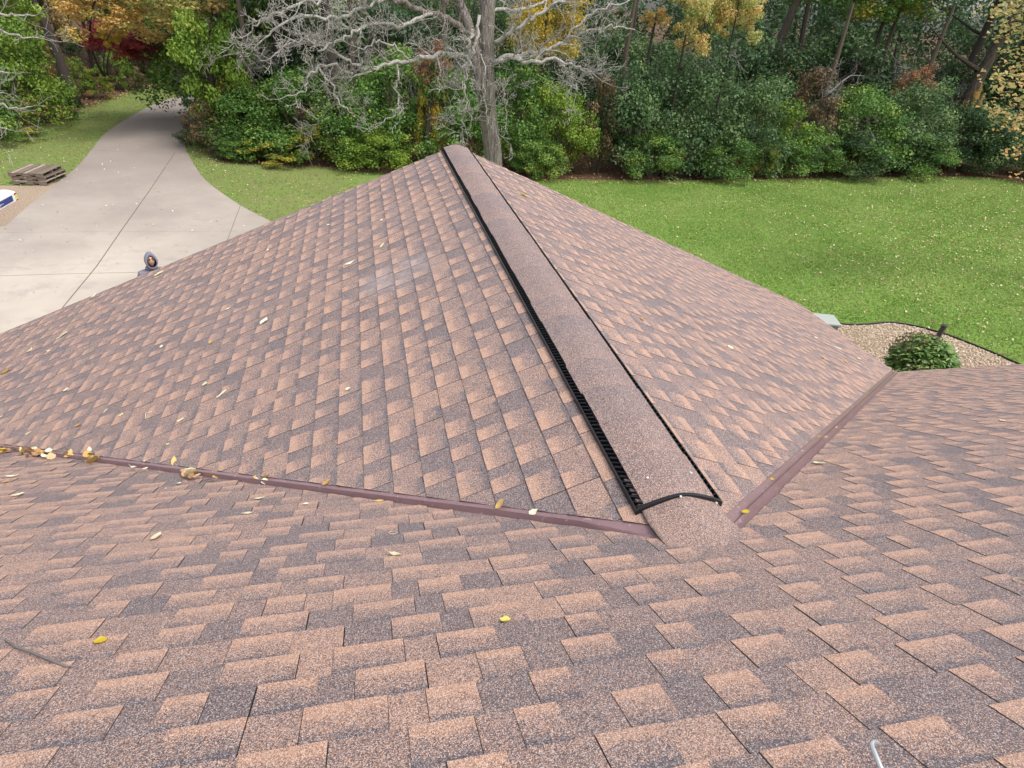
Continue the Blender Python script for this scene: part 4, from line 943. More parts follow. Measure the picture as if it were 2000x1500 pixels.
# ------------------------------------------------------------------ pallets and wrapped bundle
M_PW = NT('weathered_pallet_wood'); oc = M_PW.objc(); mp = M_PW.n('Mapping'); M_PW.l(oc, mp.inputs[0]); mp.inputs['Scale'].default_value = (9, 1.2, 9)
at = M_PW.n('Attribute'); at.attribute_name = 'tone'; sp_ = M_PW.n('SeparateColor'); M_PW.l(at.outputs['Color'], sp_.inputs[0])
cA = M_PW.ramp(sp_.outputs[0], [(0, (.17, .13, .10)), (.6, (.29, .235, .19)), (1, (.52, .44, .34))]); cB = M_PW.noise(5, 5, .7, mp.outputs[0])
M_PW.color(M_PW.mix(M_PW.math('MULTIPLY_ADD', cB, 2.2, -.8, clamp=True), cA, (.09, .065, .05))); M_PW.rough(.9, .2); M_PW.bump(cB, .4, .01)
p0 = gnd(22, 362)[:2]; p1 = gnd(89, 365)[:2]; pd = p1-p0; PA = math.atan2(pd[1], pd[0]); pc = (p0+p1)/2+np.array([-math.sin(PA), math.cos(PA)])*.68
PWD, PDP = float(np.linalg.norm(pd)), 1.25
def pallet(z, rot, off, label, seed):
    rg = random.Random(seed); e = empty('pallet', (pc[0]+off[0], pc[1]+off[1], z), PA+rot)
    def boards(name, zc, n, wd, tmat=.016):
        V = []; F = []; C = []
        for i in range(n):
            x = -PWD/2+wd/2+(PWD-wd)*i/(n-1); q = MB(); q.box((x+rg.uniform(-.004, .004), rg.uniform(-.01, .01), zc), (wd*rg.uniform(.93, 1), PDP, tmat), Matrix.Rotation(rg.uniform(-.006, .006), 3, 'Z'))
            b = len(V); V += q.v; F += [tuple(b+k for k in f) for f in q.f]; r = rg.random(); r = 1. if rg.random() < .22 else r*.6; C += [(r, 0, 0, 1)]*8
        return mobj(name, V, F, [M_PW.m], e, col=C)
    boards('deck_boards', .118, 11, .115); boards('bottom_boards', .008, 4, .12)
    for yy in (-PDP/2+.03, 0, PDP/2-.03):
        q = MB()
        q.box((0, yy, .063+.02), (PWD, .04, .05)); 
        for xx in (-PWD/2+.12, 0, PWD/2-.12): q.box((xx, yy, .037), (.24, .039, .042))
        mobj('stringer', q.v, q.f, [M_PW.m], e, col=[(.35, 0, 0, 1)]*len(q.v))
    tag(e, label, 'pallet', 'wooden pallets stacked beside the driveway')
z = GZ+.02
for i, (rt, of, lb) in enumerate([(.02, (0, 0), 'weathered pallet at the bottom of the stack by the driveway'), (-.03, (.04, .02), 'weathered pallet in the middle of the stack by the driveway'), (.03, (-.05, .03), 'weathered pallet with two pale boards on top of the stack')]):
    pallet(z, rt, of, lb, 5+i); z += .130
q0 = gnd(-60, 445)[:2]; q1 = gnd(36, 391)[:2]; qd = q1-q0; QA = math.atan2(qd[1], qd[0]); ql = float(np.linalg.norm(qd)); qn = np.array([-math.sin(QA), math.cos(QA)])
bxp = empty('carton', (*((q0+q1)/2+qn*.30), GZ+.015), QA)
M_CW = mat_simple('white_glossy_carton', (.72, .73, .76), .35, .05); M_CB = mat_simple('carton_navy', (.022, .045, .20), .4, .15); M_CR = mat_simple('carton_red', (.42, .03, .05), .4, .1); M_CG = mat_simple('carton_lime', (.50, .68, .06), .4, .1); M_CT = mat_simple('cardboard', (.62, .42, .30), .8, .08)
mb = MB(); HX, HY, HZ = ql/2, .30, .30
n = 8; V = []
for xx in (-HX, HX):
    V += [(xx, -HY, 0), (xx, -HY, HZ*.8)]+[(xx, -HY+2*HY*k/n, HZ*.8+.07*math.sin(math.pi*k/n)) for k in range(1, n)]+[(xx, HY, HZ*.8), (xx, HY, 0)]
m_ = len(V)//2; mb.add(V, [(i, i+1, m_+i+1, m_+i) for i in range(m_-1)]+[tuple(reversed(range(m_))), tuple(range(m_, 2*m_))])
mb.build('wrapping', [M_CW], bxp)
mb = MB(); mb.box((-.12, -HY-.003, .125), (ql-.30, .005, .17)); mb.build('navy_panel', [M_CB], bxp)
mb = MB(); mb.box((-HX+ql*.24, -HY-.0065, .13), (.34, .004, .20)); mb.build('red_panel', [M_CR], bxp); mb = MB(); mb.box((HX-.07, -HY-.003, .205), (.13, .005, .05)); mb.build('red_panel', [M_CR], bxp); mb = MB(); mb.box((HX-.06, -HY-.003, .02), (.1, .005, .035)); mb.build('red_panel', [M_CR], bxp)
mb = MB(); mb.box((HX-.06, -HY-.004, .12), (.12, .006, .10)); mb.box((HX+.003, -.10, .14), (.006, .3, .12)); mb.build('lime_label', [M_CG], bxp)
mb = MB(); rg = random.Random(2)
for row, (zz, hh, x0_, x1_) in enumerate([(.165, .030, -.20, .30), (.112, .022, -.20, .52), (.076, .014, -.2, .35)]):
    x = x0_
    while x < x1_: wl = rg.uniform(.018, .04); mb.box((x+wl/2, -HY-.0075, zz), (wl*.75, .003, hh)); x += wl+(.03 if rg.random() < .18 else 0)
mb.build('lettering', [M_CW], bxp)
mb = MB(); mb.box((HX-.28, HY+.10, HZ*.8+.05), (.5, .26, .006), Matrix.Rotation(R_(14), 3, 'X')); mb.build('flap', [M_CT], bxp)
tag(bxp, 'white and navy printed carton lying on the gravel at the left edge', 'carton')

# ------------------------------------------------------------------ person on the driveway
PH = hit(294, 512, (0, 0, 1), -3.26); pe = empty('person', (PH[0], PH[1], GZ+.02)); 
face = math.atan2(CAM[1]-PH[1], CAM[0]-PH[0])+math.pi/2+.18; pe.rotation_euler[2] = face      # local -Y looks to the camera
M_SK = mat_simple('skin', (.46, .27, .20), .5, .05); M_HD = mat_simple('grey_lavender_fleece', (.185, .175, .225), .9, .12, 20, bump=.3); M_JN = mat_simple('dark_jeans', (.05, .06, .09), .85); M_SHO = mat_simple('dark_shoes', (.04, .035, .03), .6)
M_LN = mat_simple('dark_hood_lining', (.045, .038, .05), .9); M_GL = mat_simple('brown_lens', (.12, .055, .04), .2, .1); M_LIP = mat_simple('lips', (.36, .15, .13), .5)
def skin(name, verts, edges, mat, parent, sub=2):
    me = bpy.data.meshes.new(name); me.from_pydata([v[0] for v in verts], edges, []); o = bpy.data.objects.new(name, me); COL.objects.link(o); o.parent = parent
    m = o.modifiers.new('skin', 'SKIN'); m.use_smooth_shade = True
    for i, v in enumerate(verts):
        r = v[1] if isinstance(v[1], tuple) else (v[1], v[1]); me.skin_vertices[0].data[i].radius = r
    me.skin_vertices[0].data[0].use_root = True
    s = o.modifiers.new('sub', 'SUBSURF'); s.levels = sub; s.render_levels = sub; me.materials.append(mat); return o
vb = [((0, 0, .95), .13), ((0, 0, 1.15), .12), ((0, .01, 1.38), .13), ((0, 0, 1.48), .055), ((0, -.015, 1.56), .06)]
eb = [(0, 1), (1, 2), (2, 3), (3, 4)]
def arm(sx, k):
    return [((sx*.17, .01, 1.40), .06), ((sx*.25, .02, 1.15), .045), ((sx*.22, -.12, .95), .034), ((sx*.21, -.16, .88), .03)]
for sx in (-1, 1):
    b = len(vb); vb += [((sx*.10, 0, .88), .085), ((sx*.12, 0, .50), .055), ((sx*.13, .02, .10), .04), ((sx*.14, -.12, .05), .035)]; eb += [(0, b), (b, b+1), (b+1, b+2), (b+2, b+3)]
    b = len(vb); vb += arm(sx, 0); eb += [(2, b), (b, b+1), (b+1, b+2), (b+2, b+3)]
    hb = b+3; px_, py_, pz_ = vb[hb][0]
    for f in range(4):
        b = len(vb); ox = (f-1.5)*.019; l = (.068, .078, .074, .058)[f]
        vb += [((px_+ox, py_-.02, pz_-.05), .0095), ((px_+ox, py_-.035, pz_-.05-l*.5), .0085), ((px_+ox, py_-.028, pz_-.05-l), .007)]; eb += [(hb, b), (b, b+1), (b+1, b+2)]
    b = len(vb); vb += [((px_-sx*.03, py_-.04, pz_-.03), .011), ((px_-sx*.04, py_-.06, pz_-.06), .009)]; eb += [(hb, b), (b, b+1)]
body = skin('body', vb, eb, M_SK, pe)
# head: shaped sphere tilted up toward the roof
hd = empty('tmp'); bpy.data.objects.remove(hd)
HT = Matrix.Translation((0, -.02, 1.665)) @ Matrix.Rotation(R_(-20), 4, 'X')
V = []; F = []; nu, nv_ = 20, 16
for j in range(nv_+1):
    th = math.pi*j/nv_
    for i in range(nu):
        ph = 2*math.pi*i/nu; x, y, z = math.sin(th)*math.sin(ph), -math.sin(th)*math.cos(ph), math.cos(th)
        X, Y, Z_ = x*.076, y*.095, z*.115
        if z < 0: X *= 1-.30*z*z; Y = Y*(1-.12*z*z)-(.008*-z if y < 0 else 0)
        f = max(0, -y)
        if abs(x) < .2 and -.35 < z < .12 and y < 0: Y -= .020*math.exp(-(x/.11)**2)*math.exp(-((z+.14)/.16)**2)
        if abs(z-.08) < .14 and abs(abs(x)-.36) < .2 and y < 0: Y += .007
        V.append(HT @ Vector((X, Y, Z_)))
for j in range(nv_):
    for i in range(nu): F.append((j*nu+i, (j+1)*nu+i, (j+1)*nu+(i+1) % nu, j*nu+(i+1) % nu))
hdm = mobj('head', V, F, [M_SK], body, smooth=True)
mb = MB(); mb.tube([HT @ Vector((-.026, -.091, -.052)), HT @ Vector((0, -.097, -.050)), HT @ Vector((.026, -.091, -.052))], [.003, .006, .003], 6); mb.build('mouth', [M_LIP], hdm)
mb = MB()
for sx in (-1, 1):
    q = [HT @ Vector((sx*.034+.026*math.cos(a)*1.05, -.094-.004*math.cos(a*1)*sx*0, .012+.019*math.sin(a))) for a in [k*math.pi/6 for k in range(12)]]; nb = HT.to_3x3() @ Vector((0, .004, 0))
    mb.add(q+[v+nb for v in q], [tuple(range(12)), tuple(reversed(range(12, 24)))]+[(i, 12+i, 12+(i+1) % 12, (i+1) % 12) for i in range(12)])
    mb.tube([HT @ Vector((sx*.060, -.092, .016)), HT @ Vector((sx*.080, -.03, .016)), HT @ Vector((sx*.080, .02, .012))], .0025, 5)
mb.tube([HT @ Vector((-.010, -.098, .016)), HT @ Vector((.010, -.098, .016))], .0022, 5); mb.build('sunglasses', [M_GL], body)
# hoodie, hood, jeans, shoes
vh = [((0, 0, .93), (.19, .14)), ((0, 0, 1.15), (.185, .14)), ((0, .01, 1.36), (.21, .14)), ((0, .01, 1.47), (.12, .10))]; eh = [(0, 1), (1, 2), (2, 3)]
for sx in (-1, 1):
    b = len(vh); vh += [((sx*.20, .01, 1.40), .095), ((sx*.27, .02, 1.15), .075), ((sx*.23, -.12, .96), .058)]; eh += [(2, b), (b, b+1), (b+1, b+2)]
skin('hoodie', vh, eh, M_HD, body)
V = []; F = []; nu, nv_ = 24, 12
for j in range(nv_+1):                # hood: shell from the face opening back over the skull
    t = j/nv_
    for i in range(nu):
        a = 2*math.pi*i/nu; 
        if t < .12: k = t/.12; sx_, sz_, yy = .080+.026*k, .098+.040*k, -.100-.014*math.sin(k*math.pi)+.012*k
        else: k = (t-.12)/.88; sx_, sz_, yy = .104*math.cos(k*1.45)**.5+.006, .136*math.cos(k*1.5)**.5, -.088+.20*math.sin(k*1.57)
        zz = math.sin(a)*sz_-(.042*max(0, 1-t/.25)); pk = .030*max(0, math.sin(a))**3*(1-abs(t-.25)) ; low = -.012 if math.sin(a) < -.5 else 0
        V.append(HT @ Vector((math.cos(a)*sx_*(1-.06*max(0, math.sin(a))), yy+(.02 if math.sin(a) < -.3 else 0)*(1-t), zz+pk+low)))
for j in range(nv_):
    for i in range(nu): F.append((j*nu+i, j*nu+(i+1) % nu, (j+1)*nu+(i+1) % nu, (j+1)*nu+i))
F.append(tuple(nv_*nu+i for i in range(nu)))
o = mobj('hood', V, F, [M_HD, M_LN], body, [0]*len(F), smooth=True); sm = o.modifiers.new('s', 'SOLIDIFY'); sm.thickness = .008; sm.offset = 0; sm.material_offset = 1 if False else 0
V2 = [HT @ ((HT.inverted() @ Vector(v))*.955+Vector((0, .006, 0))) for v in V]; mobj('hood_lining', V2, F, [M_LN], o, smooth=True)
o = skin('hood_collar', [((0, .03, 1.45), (.15, .12)), ((0, .02, 1.56), (.12, .115))], [(0, 1)], M_HD, body)
vj = [((0, 0, .93), (.16, .12))]; ej = []
for sx in (-1, 1): b = len(vj); vj += [((sx*.10, 0, .84), .105), ((sx*.12, 0, .50), .078), ((sx*.13, .02, .10), .065)]; ej += [(0, b), (b, b+1), (b+1, b+2)]
skin('jeans', vj, ej, M_JN, body)
for sx in (-1, 1): skin('shoe', [((sx*.13, .05, .05), (.045, .05)), ((sx*.135, -.06, .045), (.05, .04)), ((sx*.14, -.15, .03), (.045, .03))], [(0, 1), (1, 2)], M_SHO, body)
tag(pe, 'person in a grey hooded sweatshirt and sunglasses looking up from the driveway', 'person')

# ------------------------------------------------------------------ loose things on the roof
def mat_fallen(name, a, b, c):
    t = NT(name); oi = t.n('ObjectInfo'); f = t.noise(40, 3, .6, t.objc()); f = t.math('ADD', t.math('MULTIPLY', f, .6), t.math('MULTIPLY', oi.outputs['Random'], .4))
    cc_ = t.ramp(f, [(.3, a), (.5, b), (.7, c)]); t.color(cc_); t.rough(.6, .3); tr = t.n('BsdfTranslucent'); t.l(cc_, tr.inputs[0]); mx = t.n('MixShader'); mx.inputs[0].default_value = .2
    t.l(t.b.outputs[0], mx.inputs[1]); t.l(tr.outputs[0], mx.inputs[2]); t.l(mx.outputs[0], t.out.inputs[0]); return t.m
FM = dict(pale=mat_fallen('fallen_leaf_pale', (.66, .60, .38), (.78, .74, .54), (.84, .82, .68)), yel=mat_fallen('fallen_leaf_yellow', (.60, .42, .03), (.74, .58, .05), (.80, .68, .16)),
          gold=mat_fallen('fallen_leaf_gold', (.42, .24, .07), (.60, .38, .12), (.70, .50, .20)), brn=mat_fallen('fallen_leaf_brown', (.30, .16, .08), (.54, .32, .16), (.66, .46, .26)))
def leaf_me(seed, kind):
    rg = random.Random(seed); V = []; F = []; n = 10
    for i in range(n+1):
        t = i/n; x = (t-.5)
        if kind == 'long': wd = .17*math.sin(math.pi*t)**.8+.004; 
        elif kind == 'broad': wd = .40*math.sin(math.pi*min(1, t*1.02)**.8)**.7*(1+.14*math.sin(t*14))+.004
        else: wd = .30*math.sin(math.pi*t)**.75+.004
        curl = .20*(t-.5)**2*4*rg.choice((1,))+.03*math.sin(t*9+seed); fold = .20 if kind != 'broad' else .12
        for s in (-1, -.5, 0, .5, 1): V.append((x, wd*s, curl*.35+abs(s)*wd*fold+.02*math.sin(s*5+t*7+seed)))
    for i in range(n):
        for k in range(4): b = i*5+k; F.append((b, b+1, b+6, b+5))
    b = len(V); P0 = V[2]
    V += [(-.5, -.012, P0[2]), (-.5, .012, P0[2]), (-.68, -.01, P0[2]+.06), (-.68, .01, P0[2]+.06), (-.82, -.008, P0[2]+.17), (-.82, .008, P0[2]+.17)]; F += [(b, b+1, b+3, b+2), (b+2, b+3, b+5, b+4)]
    me = bpy.data.meshes.new('fallen_leaf'); me.from_pydata(V, [], F); me.polygons.foreach_set('use_smooth', [True]*len(F)); me.materials.append(None); return me
LMESH = {k: [leaf_me(i*3+j, k) for i in range(3)] for j, k in enumerate(('long', 'broad', 'oval'))}
NRM = {'m': Vector((0, sM, cM)), 'l': Vector((-sP, 0, cP)), 'r': Vector((sP, 0, cP))}; ONP = {'m': on_main, 'l': on_left, 'r': on_right}
_lc = [0]
GL = 'fallen leaves lying on the shingles'; GV = 'fallen leaves caught in the valley flashings'
def fleaf(px, py, pl, size, kind, mat, ang, label, group=GL, z=.012, tilt=0.):
    _lc[0] += 1; me = LMESH[kind][_lc[0] % 3]; o = bpy.data.objects.new('fallen_leaf', me); COL.objects.link(o)
    p = Vector(ONP[pl](px, py)); nn = NRM[pl]
    # ang = direction in the picture (degrees, counter-clockwise from right)
    q = Vector(ONP[pl](px+8*math.cos(R_(ang)), py-8*math.sin(R_(ang)))); x = (q-p); x = (x-nn*x.dot(nn)).normalized(); y = nn.cross(x)
    if tilt: x = (x*math.cos(tilt)+nn*math.sin(tilt)).normalized(); nn2 = x.cross(y); 
    else: nn2 = nn
    o.matrix_world = Matrix(((x.x, y.x, nn2.x, 0), (x.y, y.y, nn2.y, 0), (x.z, y.z, nn2.z, 0), (0, 0, 0, 1)))
    o.matrix_world = Matrix.Translation(p+NRM[pl]*z) @ o.matrix_world.to_3x3().to_4x4() @ Matrix.Scale(size, 4)
    o.material_slots[0].link = 'OBJECT'; o.material_slots[0].material = FM[mat]; tag(o, label, 'leaf', group); return o
D = [
 (198, 1259, 'm', .040, 'broad', 'yel', 75, 'bright yellow leaf in the left foreground near the grey twig'), (987, 1218, 'm', .034, 'broad', 'yel', 70, 'small crumpled yellow leaf alone in the middle foreground'),
 (773, 1089, 'm', .065, 'long', 'pale', -12, 'long whitish leaf below the left valley, right of centre foreground'), (305, 1054, 'm', .085, 'long', 'pale', 35, 'long pale green leaf below the left valley, left part of the main slope'),
 (22, 934, 'm', .09, 'long', 'pale', 8, 'narrow pale leaf near the left edge just below the valley'), (35, 971, 'm', .07, 'oval', 'pale', 15, 'pale leaf with a raised stem near the left edge of the main slope'),
 (483, 1008, 'm', .050, 'oval', 'pale', 5, 'pale oval leaf lying on the main slope below the middle of the left valley'), (508, 978, 'm', .048, 'oval', 'pale', 10, 'small pale leaf touching the lower rim of the left valley'),
 (597, 989, 'm', .034, 'broad', 'pale', 60, 'little cream leaf right of the small pale leaf below the left valley'), (740, 984, 'm', .055, 'oval', 'gold', 0, 'golden leaf on the lower rim of the left valley, right half'),
 (324, 958, 'm', .018, 'oval', 'pale', 80, 'tiny cream scrap between the valley and the long pale green leaf'), (1600, 909, 'm', .062, 'oval', 'pale', -5, 'cream leaf on the main slope right beside the right valley'),
 (12, 945, 'm', .05, 'oval', 'gold', 25, 'golden leaf at the left edge just under the valley'), (350, 948, 'm', .035, 'oval', 'pale', 20, 'small pale leaf under the standing leaf pile of the left valley'),
 (685, 516, 'l', .11, 'long', 'pale', 28, 'pale pointed leaf by the chalky patch on the left slope'), (747, 482, 'l', .085, 'long', 'pale', 50, 'pale leaf above the chalky patch on the left slope'), (746, 432, 'l', .05, 'oval', 'pale', 70, 'small pale leaf high on the left slope near the ridge vent'),
 (643, 441, 'l', .07, 'long', 'pale', -5, 'small pale leaf near the top edge of the left slope'), (517, 630, 'l', .10, 'oval', 'pale', 48, 'whitish leaf in the upper middle of the left slope'), (317, 679, 'l', .055, 'oval', 'pale', 80, 'cream leaf in the left middle of the left slope'),
 (413, 671, 'l', .055, 'oval', 'gold', 70, 'tan leaf on the left slope between the cream leaf and the whitish leaf'), (123, 657, 'l', .13, 'long', 'pale', 35, 'longest pale leaf near the far left corner of the left slope'), (60, 686, 'l', .11, 'long', 'pale', 45, 'thin pale leaf close to the left eave corner'),
 (98, 687, 'l', .08, 'long', 'pale', 5, 'pale leaf lying right of the thin one by the left eave corner'), (12, 728, 'l', .12, 'oval', 'gold', 25, 'yellowish leaf at the left edge on the side slope'), (131, 763, 'l', .058, 'broad', 'pale', 60, 'round cream leaf in the left part of the side slope'),
 (402, 752, 'l', .05, 'broad', 'pale', 70, 'round whitish leaf left of the folded one on the side slope'), (435, 772, 'l', .088, 'long', 'pale', 40, 'folded pale yellow leaf in the middle of the side slope'), (682, 762, 'l', .036, 'broad', 'pale', 10, 'round white leaf right of the middle of the side slope'),
 (355, 823, 'l', .055, 'oval', 'pale', 25, 'pale leaf with a stem above the left valley'), (154, 833, 'l', .055, 'oval', 'gold', 35, 'golden leaf with a stem low on the left slope'), (239, 812, 'l', .042, 'broad', 'pale', 60, 'cream round leaf low on the left slope beside the curled twig'),
 (184, 580, 'l', .12, 'long', 'pale', 40, 'pale narrow leaf near the far rake edge, left of the person'), (312, 536, 'l', .12, 'broad', 'pale', 30, 'three-pointed cream leaf at the rake edge just below the person'), (524, 490, 'l', .05, 'oval', 'pale', 60, 'pale speck of a leaf near the rake, right of the person'),
 (58, 848, 'l', .045, 'oval', 'pale', 30, 'small pale leaf low at the left end of the side slope'), (208, 805, 'l', .05, 'long', 'pale', 45, 'slim pale leaf left of the cream round one on the side slope'), (447, 605, 'l', .06, 'long', 'pale', 30, 'faint pale leaf left of the whitish leaf on the left slope'),
 (330, 870, 'l', .03, 'oval', 'pale', 0, 'tiny pale leaf a hand above the left valley'), (285, 903, 'l', .022, 'oval', 'pale', 60, 'tiny triangular leaf just above the left valley leaf pile'), (640, 945, 'l', .05, 'oval', 'gold', 40, 'tan leaf leaning on shingle ends above the left valley'), (5, 815, 'l', .05, 'long', 'pale', 20, 'pale leaf cut by the left edge above the valley'),
 (1020, 382, 'r', .13, 'long', 'yel', -25, 'long yellow leaf high on the right slope beside the ridge vent'), (1424, 681, 'r', .085, 'oval', 'pale', -5, 'cream leaf in the middle of the right slope'), (1590, 660, 'r', .11, 'long', 'pale', -20, 'upper pale leaf near the right eave'), (1634, 681, 'r', .12, 'long', 'pale', -25, 'pale folded leaf near the right eave'),
 (1607, 702, 'r', .09, 'oval', 'gold', 20, 'golden leaf left of the twin leaves by the right eave'), (1649, 707, 'r', .09, 'oval', 'gold', -20, 'golden leaf low beside the right eave'), (1676, 702, 'r', .07, 'oval', 'pale', 0, 'small pale leaf closest to the right eave'), (1677, 712, 'r', .05, 'oval', 'pale', -30, 'tiny pale leaf by the right eave above the valley'),
 (1428, 536, 'r', .05, 'oval', 'gold', 0, 'small tan leaf high on the right slope near its outer edge'), (1252, 626, 'r', .05, 'oval', 'gold', -30, 'small tan leaf on the right slope near the middle of the vent'), (1958, 825, 'm', .05, 'oval', 'pale', -15, 'white scrap of leaf at the far right of the main slope')]
for a in D: fleaf(*a)
rg = random.Random(12)
def pile(cx, cy, n, wx, wy, label, pl='m', mats=('brn', 'gold', 'brn', 'pale'), sz=(.05, .095), slope=.126):
    for k in range(int(n*1.45)):
        dx = rg.gauss(0, wx); x = cx+dx; y = cy+dx*slope+rg.gauss(0, wy)
        kd = rg.choice(('oval', 'broad', 'oval', 'long')); mt_ = rg.choice(mats); tl = rg.uniform(-.7, .7); zz = rg.uniform(.018, .04)
        wh = ('far left' if dx < -wx*.8 else 'left' if dx < -wx*.25 else 'middle' if dx < wx*.25 else 'right' if dx < wx*.8 else 'far right')
        vt = 'top' if y-cy-dx*slope < -wy*.4 else ('lower rim' if y-cy-dx*slope > wy*.5 else 'heart')
        l_ = '%s %s%s leaf, %s %s, %s' % ({'oval': 'oval', 'broad': 'broad', 'long': 'narrow'}[kd], 'tilted ' if abs(tl) > .35 else '', {'brn': 'brown', 'gold': 'golden', 'pale': 'pale', 'yel': 'yellow'}[mt_], wh, vt, label)
        fleaf(x, y, pl, rg.uniform(*sz), kd, mt_, rg.uniform(0, 180), l_, GV, z=zz, tilt=tl)
pile(58, 889, 17, 22, 4, 'the largest pile in the left valley'); pile(4, 882, 4, 4, 5, 'the heap cut by the left edge', mats=('gold', 'yel'))
fleaf(81, 896, 'm', .05, 'broad', 'yel', 40, 'bright yellow leaf on the largest leaf pile of the left valley', GV, z=.05)
pile(182, 905, 9, 11, 4, 'the second pile in the left valley', mats=('gold', 'pale', 'gold')); fleaf(176, 896, 'm', .09, 'long', 'pale', 60, 'upright pale leaf on the second leaf pile of the left valley', GV, z=.05, tilt=.6)
pile(135, 893, 3, 5, 3, 'the scatter beside the largest pile', mats=('brn', 'gold'))
pile(372, 934, 9, 9, 4, 'the third pile in the left valley', mats=('gold', 'pale', 'brn')); fleaf(341, 917, 'm', .085, 'long', 'gold', 50, 'upright golden leaf left of the third leaf pile of the left valley', GV, z=.05, tilt=.6)
fleaf(262, 922, 'm', .07, 'long', 'pale', -10, 'long pale leaf on the lower rim of the left valley', GV, z=.03); fleaf(284, 925, 'm', .05, 'oval', 'pale', 20, 'small pale leaf just right of the long pale one in the left valley', GV, z=.03)
pile(418, 944, 2, 3, 2, 'the pair just right of the third pile', mats=('gold',)); pile(513, 940, 4, 5, 4, 'the small crumpled group midway along the valley', mats=('pale', 'gold'))
fleaf(556, 947, 'm', .03, 'oval', 'brn', 0, 'small russet leaf midway along the left valley', GV, z=.02); fleaf(644, 957, 'm', .035, 'broad', 'pale', 60, 'cream round leaf stuck in the right half of the left valley', GV, z=.02); fleaf(457, 938, 'm', .03, 'broad', 'pale', 0, 'whitish round leaf between the crumpled groups of the left valley', GV, z=.02)
fleaf(980, 990, 'l', .055, 'oval', 'gold', 35, 'tan curled leaf on the upper rim near the lower end of the left valley', GV, z=.02, tilt=.4); fleaf(1045, 1006, 'l', .04, 'broad', 'pale', 30, 'cream leaf nearest the lower end of the left valley', GV, z=.02)
for (x, y, s_, m_, an, lb) in [(1457, 1010, .036, 'yel', 60, 'bright yellow leaf at the foot of the right valley'), (1506, 945, .034, 'yel', 80, 'yellow leaf in the lower third of the right valley'), (1524, 923, .03, 'pale', 20, 'pale curled leaf above the yellow one in the right valley'), (1563, 889, .042, 'pale', 0, 'cream leaf midway up the right valley'),
    (1587, 862, .055, 'gold', -30, 'left of three golden leaves crossing the right valley'), (1596, 860, .05, 'yel', 0, 'middle of three golden leaves crossing the right valley'), (1613, 861, .045, 'brn', 40, 'brown-edged leaf, right of three crossing the right valley'), (1633, 841, .03, 'pale', 10, 'tiny cream leaf above the three golden ones in the right valley'),
    (1660, 800, .05, 'pale', 0, 'pale leaf lying across the upper right valley'), (1687, 779, .035, 'yel', 0, 'small yellow leaf in the upper right valley'), (1726, 738, .06, 'brn', -20, 'brown leaf at the top of the right valley by the eave'), (1702, 765, .04, 'gold', 0, 'golden leaf near the top of the right valley')]:
    fleaf(x, y, 'm', s_, 'oval' if m_ != 'yel' else 'broad', m_, an, lb, GV, z=.022, tilt=.15)
# twig, curled scraps, wire loop, nail heads
def on(pl, x, y, h): return Vector(ONP[pl](x, y))+NRM[pl]*h
M_TG = mat_simple('grey_twig_bark', (.16, .145, .14), .8, .3, 60); mb = MB()
mb.tube([on('m', 10, 1260, .012), on('m', 35, 1275, .014), on('m', 60, 1284, .016), on('m', 88, 1294, .013), on('m', 112, 1304, .013), on('m', 132, 1311, .012), on('m', 147, 1310, .014)], [.0015, .003, .0036, .0036, .0032, .0026, .0012], 7)
mb.tube([on('m', 60, 1284, .016), on('m', 66, 1281, .026)], [.002, .001], 5)
tag(mb.build('twig', [M_TG], smooth=True), 'thin grey twig lying on the shingles in the left foreground', 'twig')
M_TG2 = mat_simple('pale_stem', (.52, .45, .33), .7); mb = MB(); mb.tube([on('l', 286, 818, .012), on('l', 290, 812, .03), on('l', 296, 809, .02), on('l', 299, 806, .014)], [.003, .003, .003, .002], 5); tag(mb.build('twig', [M_TG2]), 'little curled pale stem low on the left slope', 'twig')
mb = MB(); mb.tube([on('l', 82, 862, .012), on('l', 88, 857, .016), on('l', 96, 852, .012)], .0022, 5); tag(mb.build('twig', [M_TG2]), 'short straw-coloured stem beside the largest leaf pile', 'twig')
M_ZN = mat_simple('galvanised_steel', (.55, .57, .58), .28, .1, 30, metal=.75); M_RG = mat_simple('tan_plastic_ring', (.50, .40, .29), .5)
def ring(cx, cy, r, lb, m):
    c = on('m', cx, cy, .010); x = Vector((1, 0, 0)); y = NRM['m'].cross(x); mb = MB()
    P = [c+x*math.cos(a)*r+y*math.sin(a)*r for a in [i/24*6.283 for i in range(24)]]; P.append(P[0]); mb.tube(P, .0014, 5, cap=False); tag(mb.build('ring', [m], smooth=True), lb, 'ring')
ring(768, 1045, .016, 'small tan ring lying below the left valley', M_RG); ring(1996, 1141, .02, 'small pale ring at the right edge of the main slope', M_RG)
mb = MB(); hp = lambda x, y, h: hit(x, y, (0, SM, 1), h)
hook = [hp(1745, 1560, .05), hp(1729, 1520, .075), hp(1717, 1492, .09), hp(1707, 1468, .10), hp(1702, 1456, .105), hp(1704, 1449, .105), hp(1712, 1449, .100), hp(1719, 1456, .093)]
mb.tube(hook, [.0042]*7+[.0035], 12); tag(mb.build('wire_hook', [M_ZN], smooth=True), 'bent silver wire hook at the bottom right of the picture', 'hook')
M_NL = mat_simple('bare_nail_head', (.72, .70, .66), .3, .05, metal=.3)
vn = MB()
for (a, s) in ((-.085, YV0+.13), (.10, YV0+.14)):
    p, n_ = fvent(a, s); vn.tube([Vector(p)+Vector(n_)*.008, Vector(p)+Vector(n_)*.0125], .0055, 8)
for x, y in ((1316, 1022), (1390, 1013)):
    p = on('m', x, y, .0); p = Vector((p.x, p.y, max(-SP*abs(p.x), -SM*p.y)+.018)); vn.tube([p, p+Vector((0, 0, .004))], .0045, 8)
hpar(vn.build('nail_heads', [M_NL]))

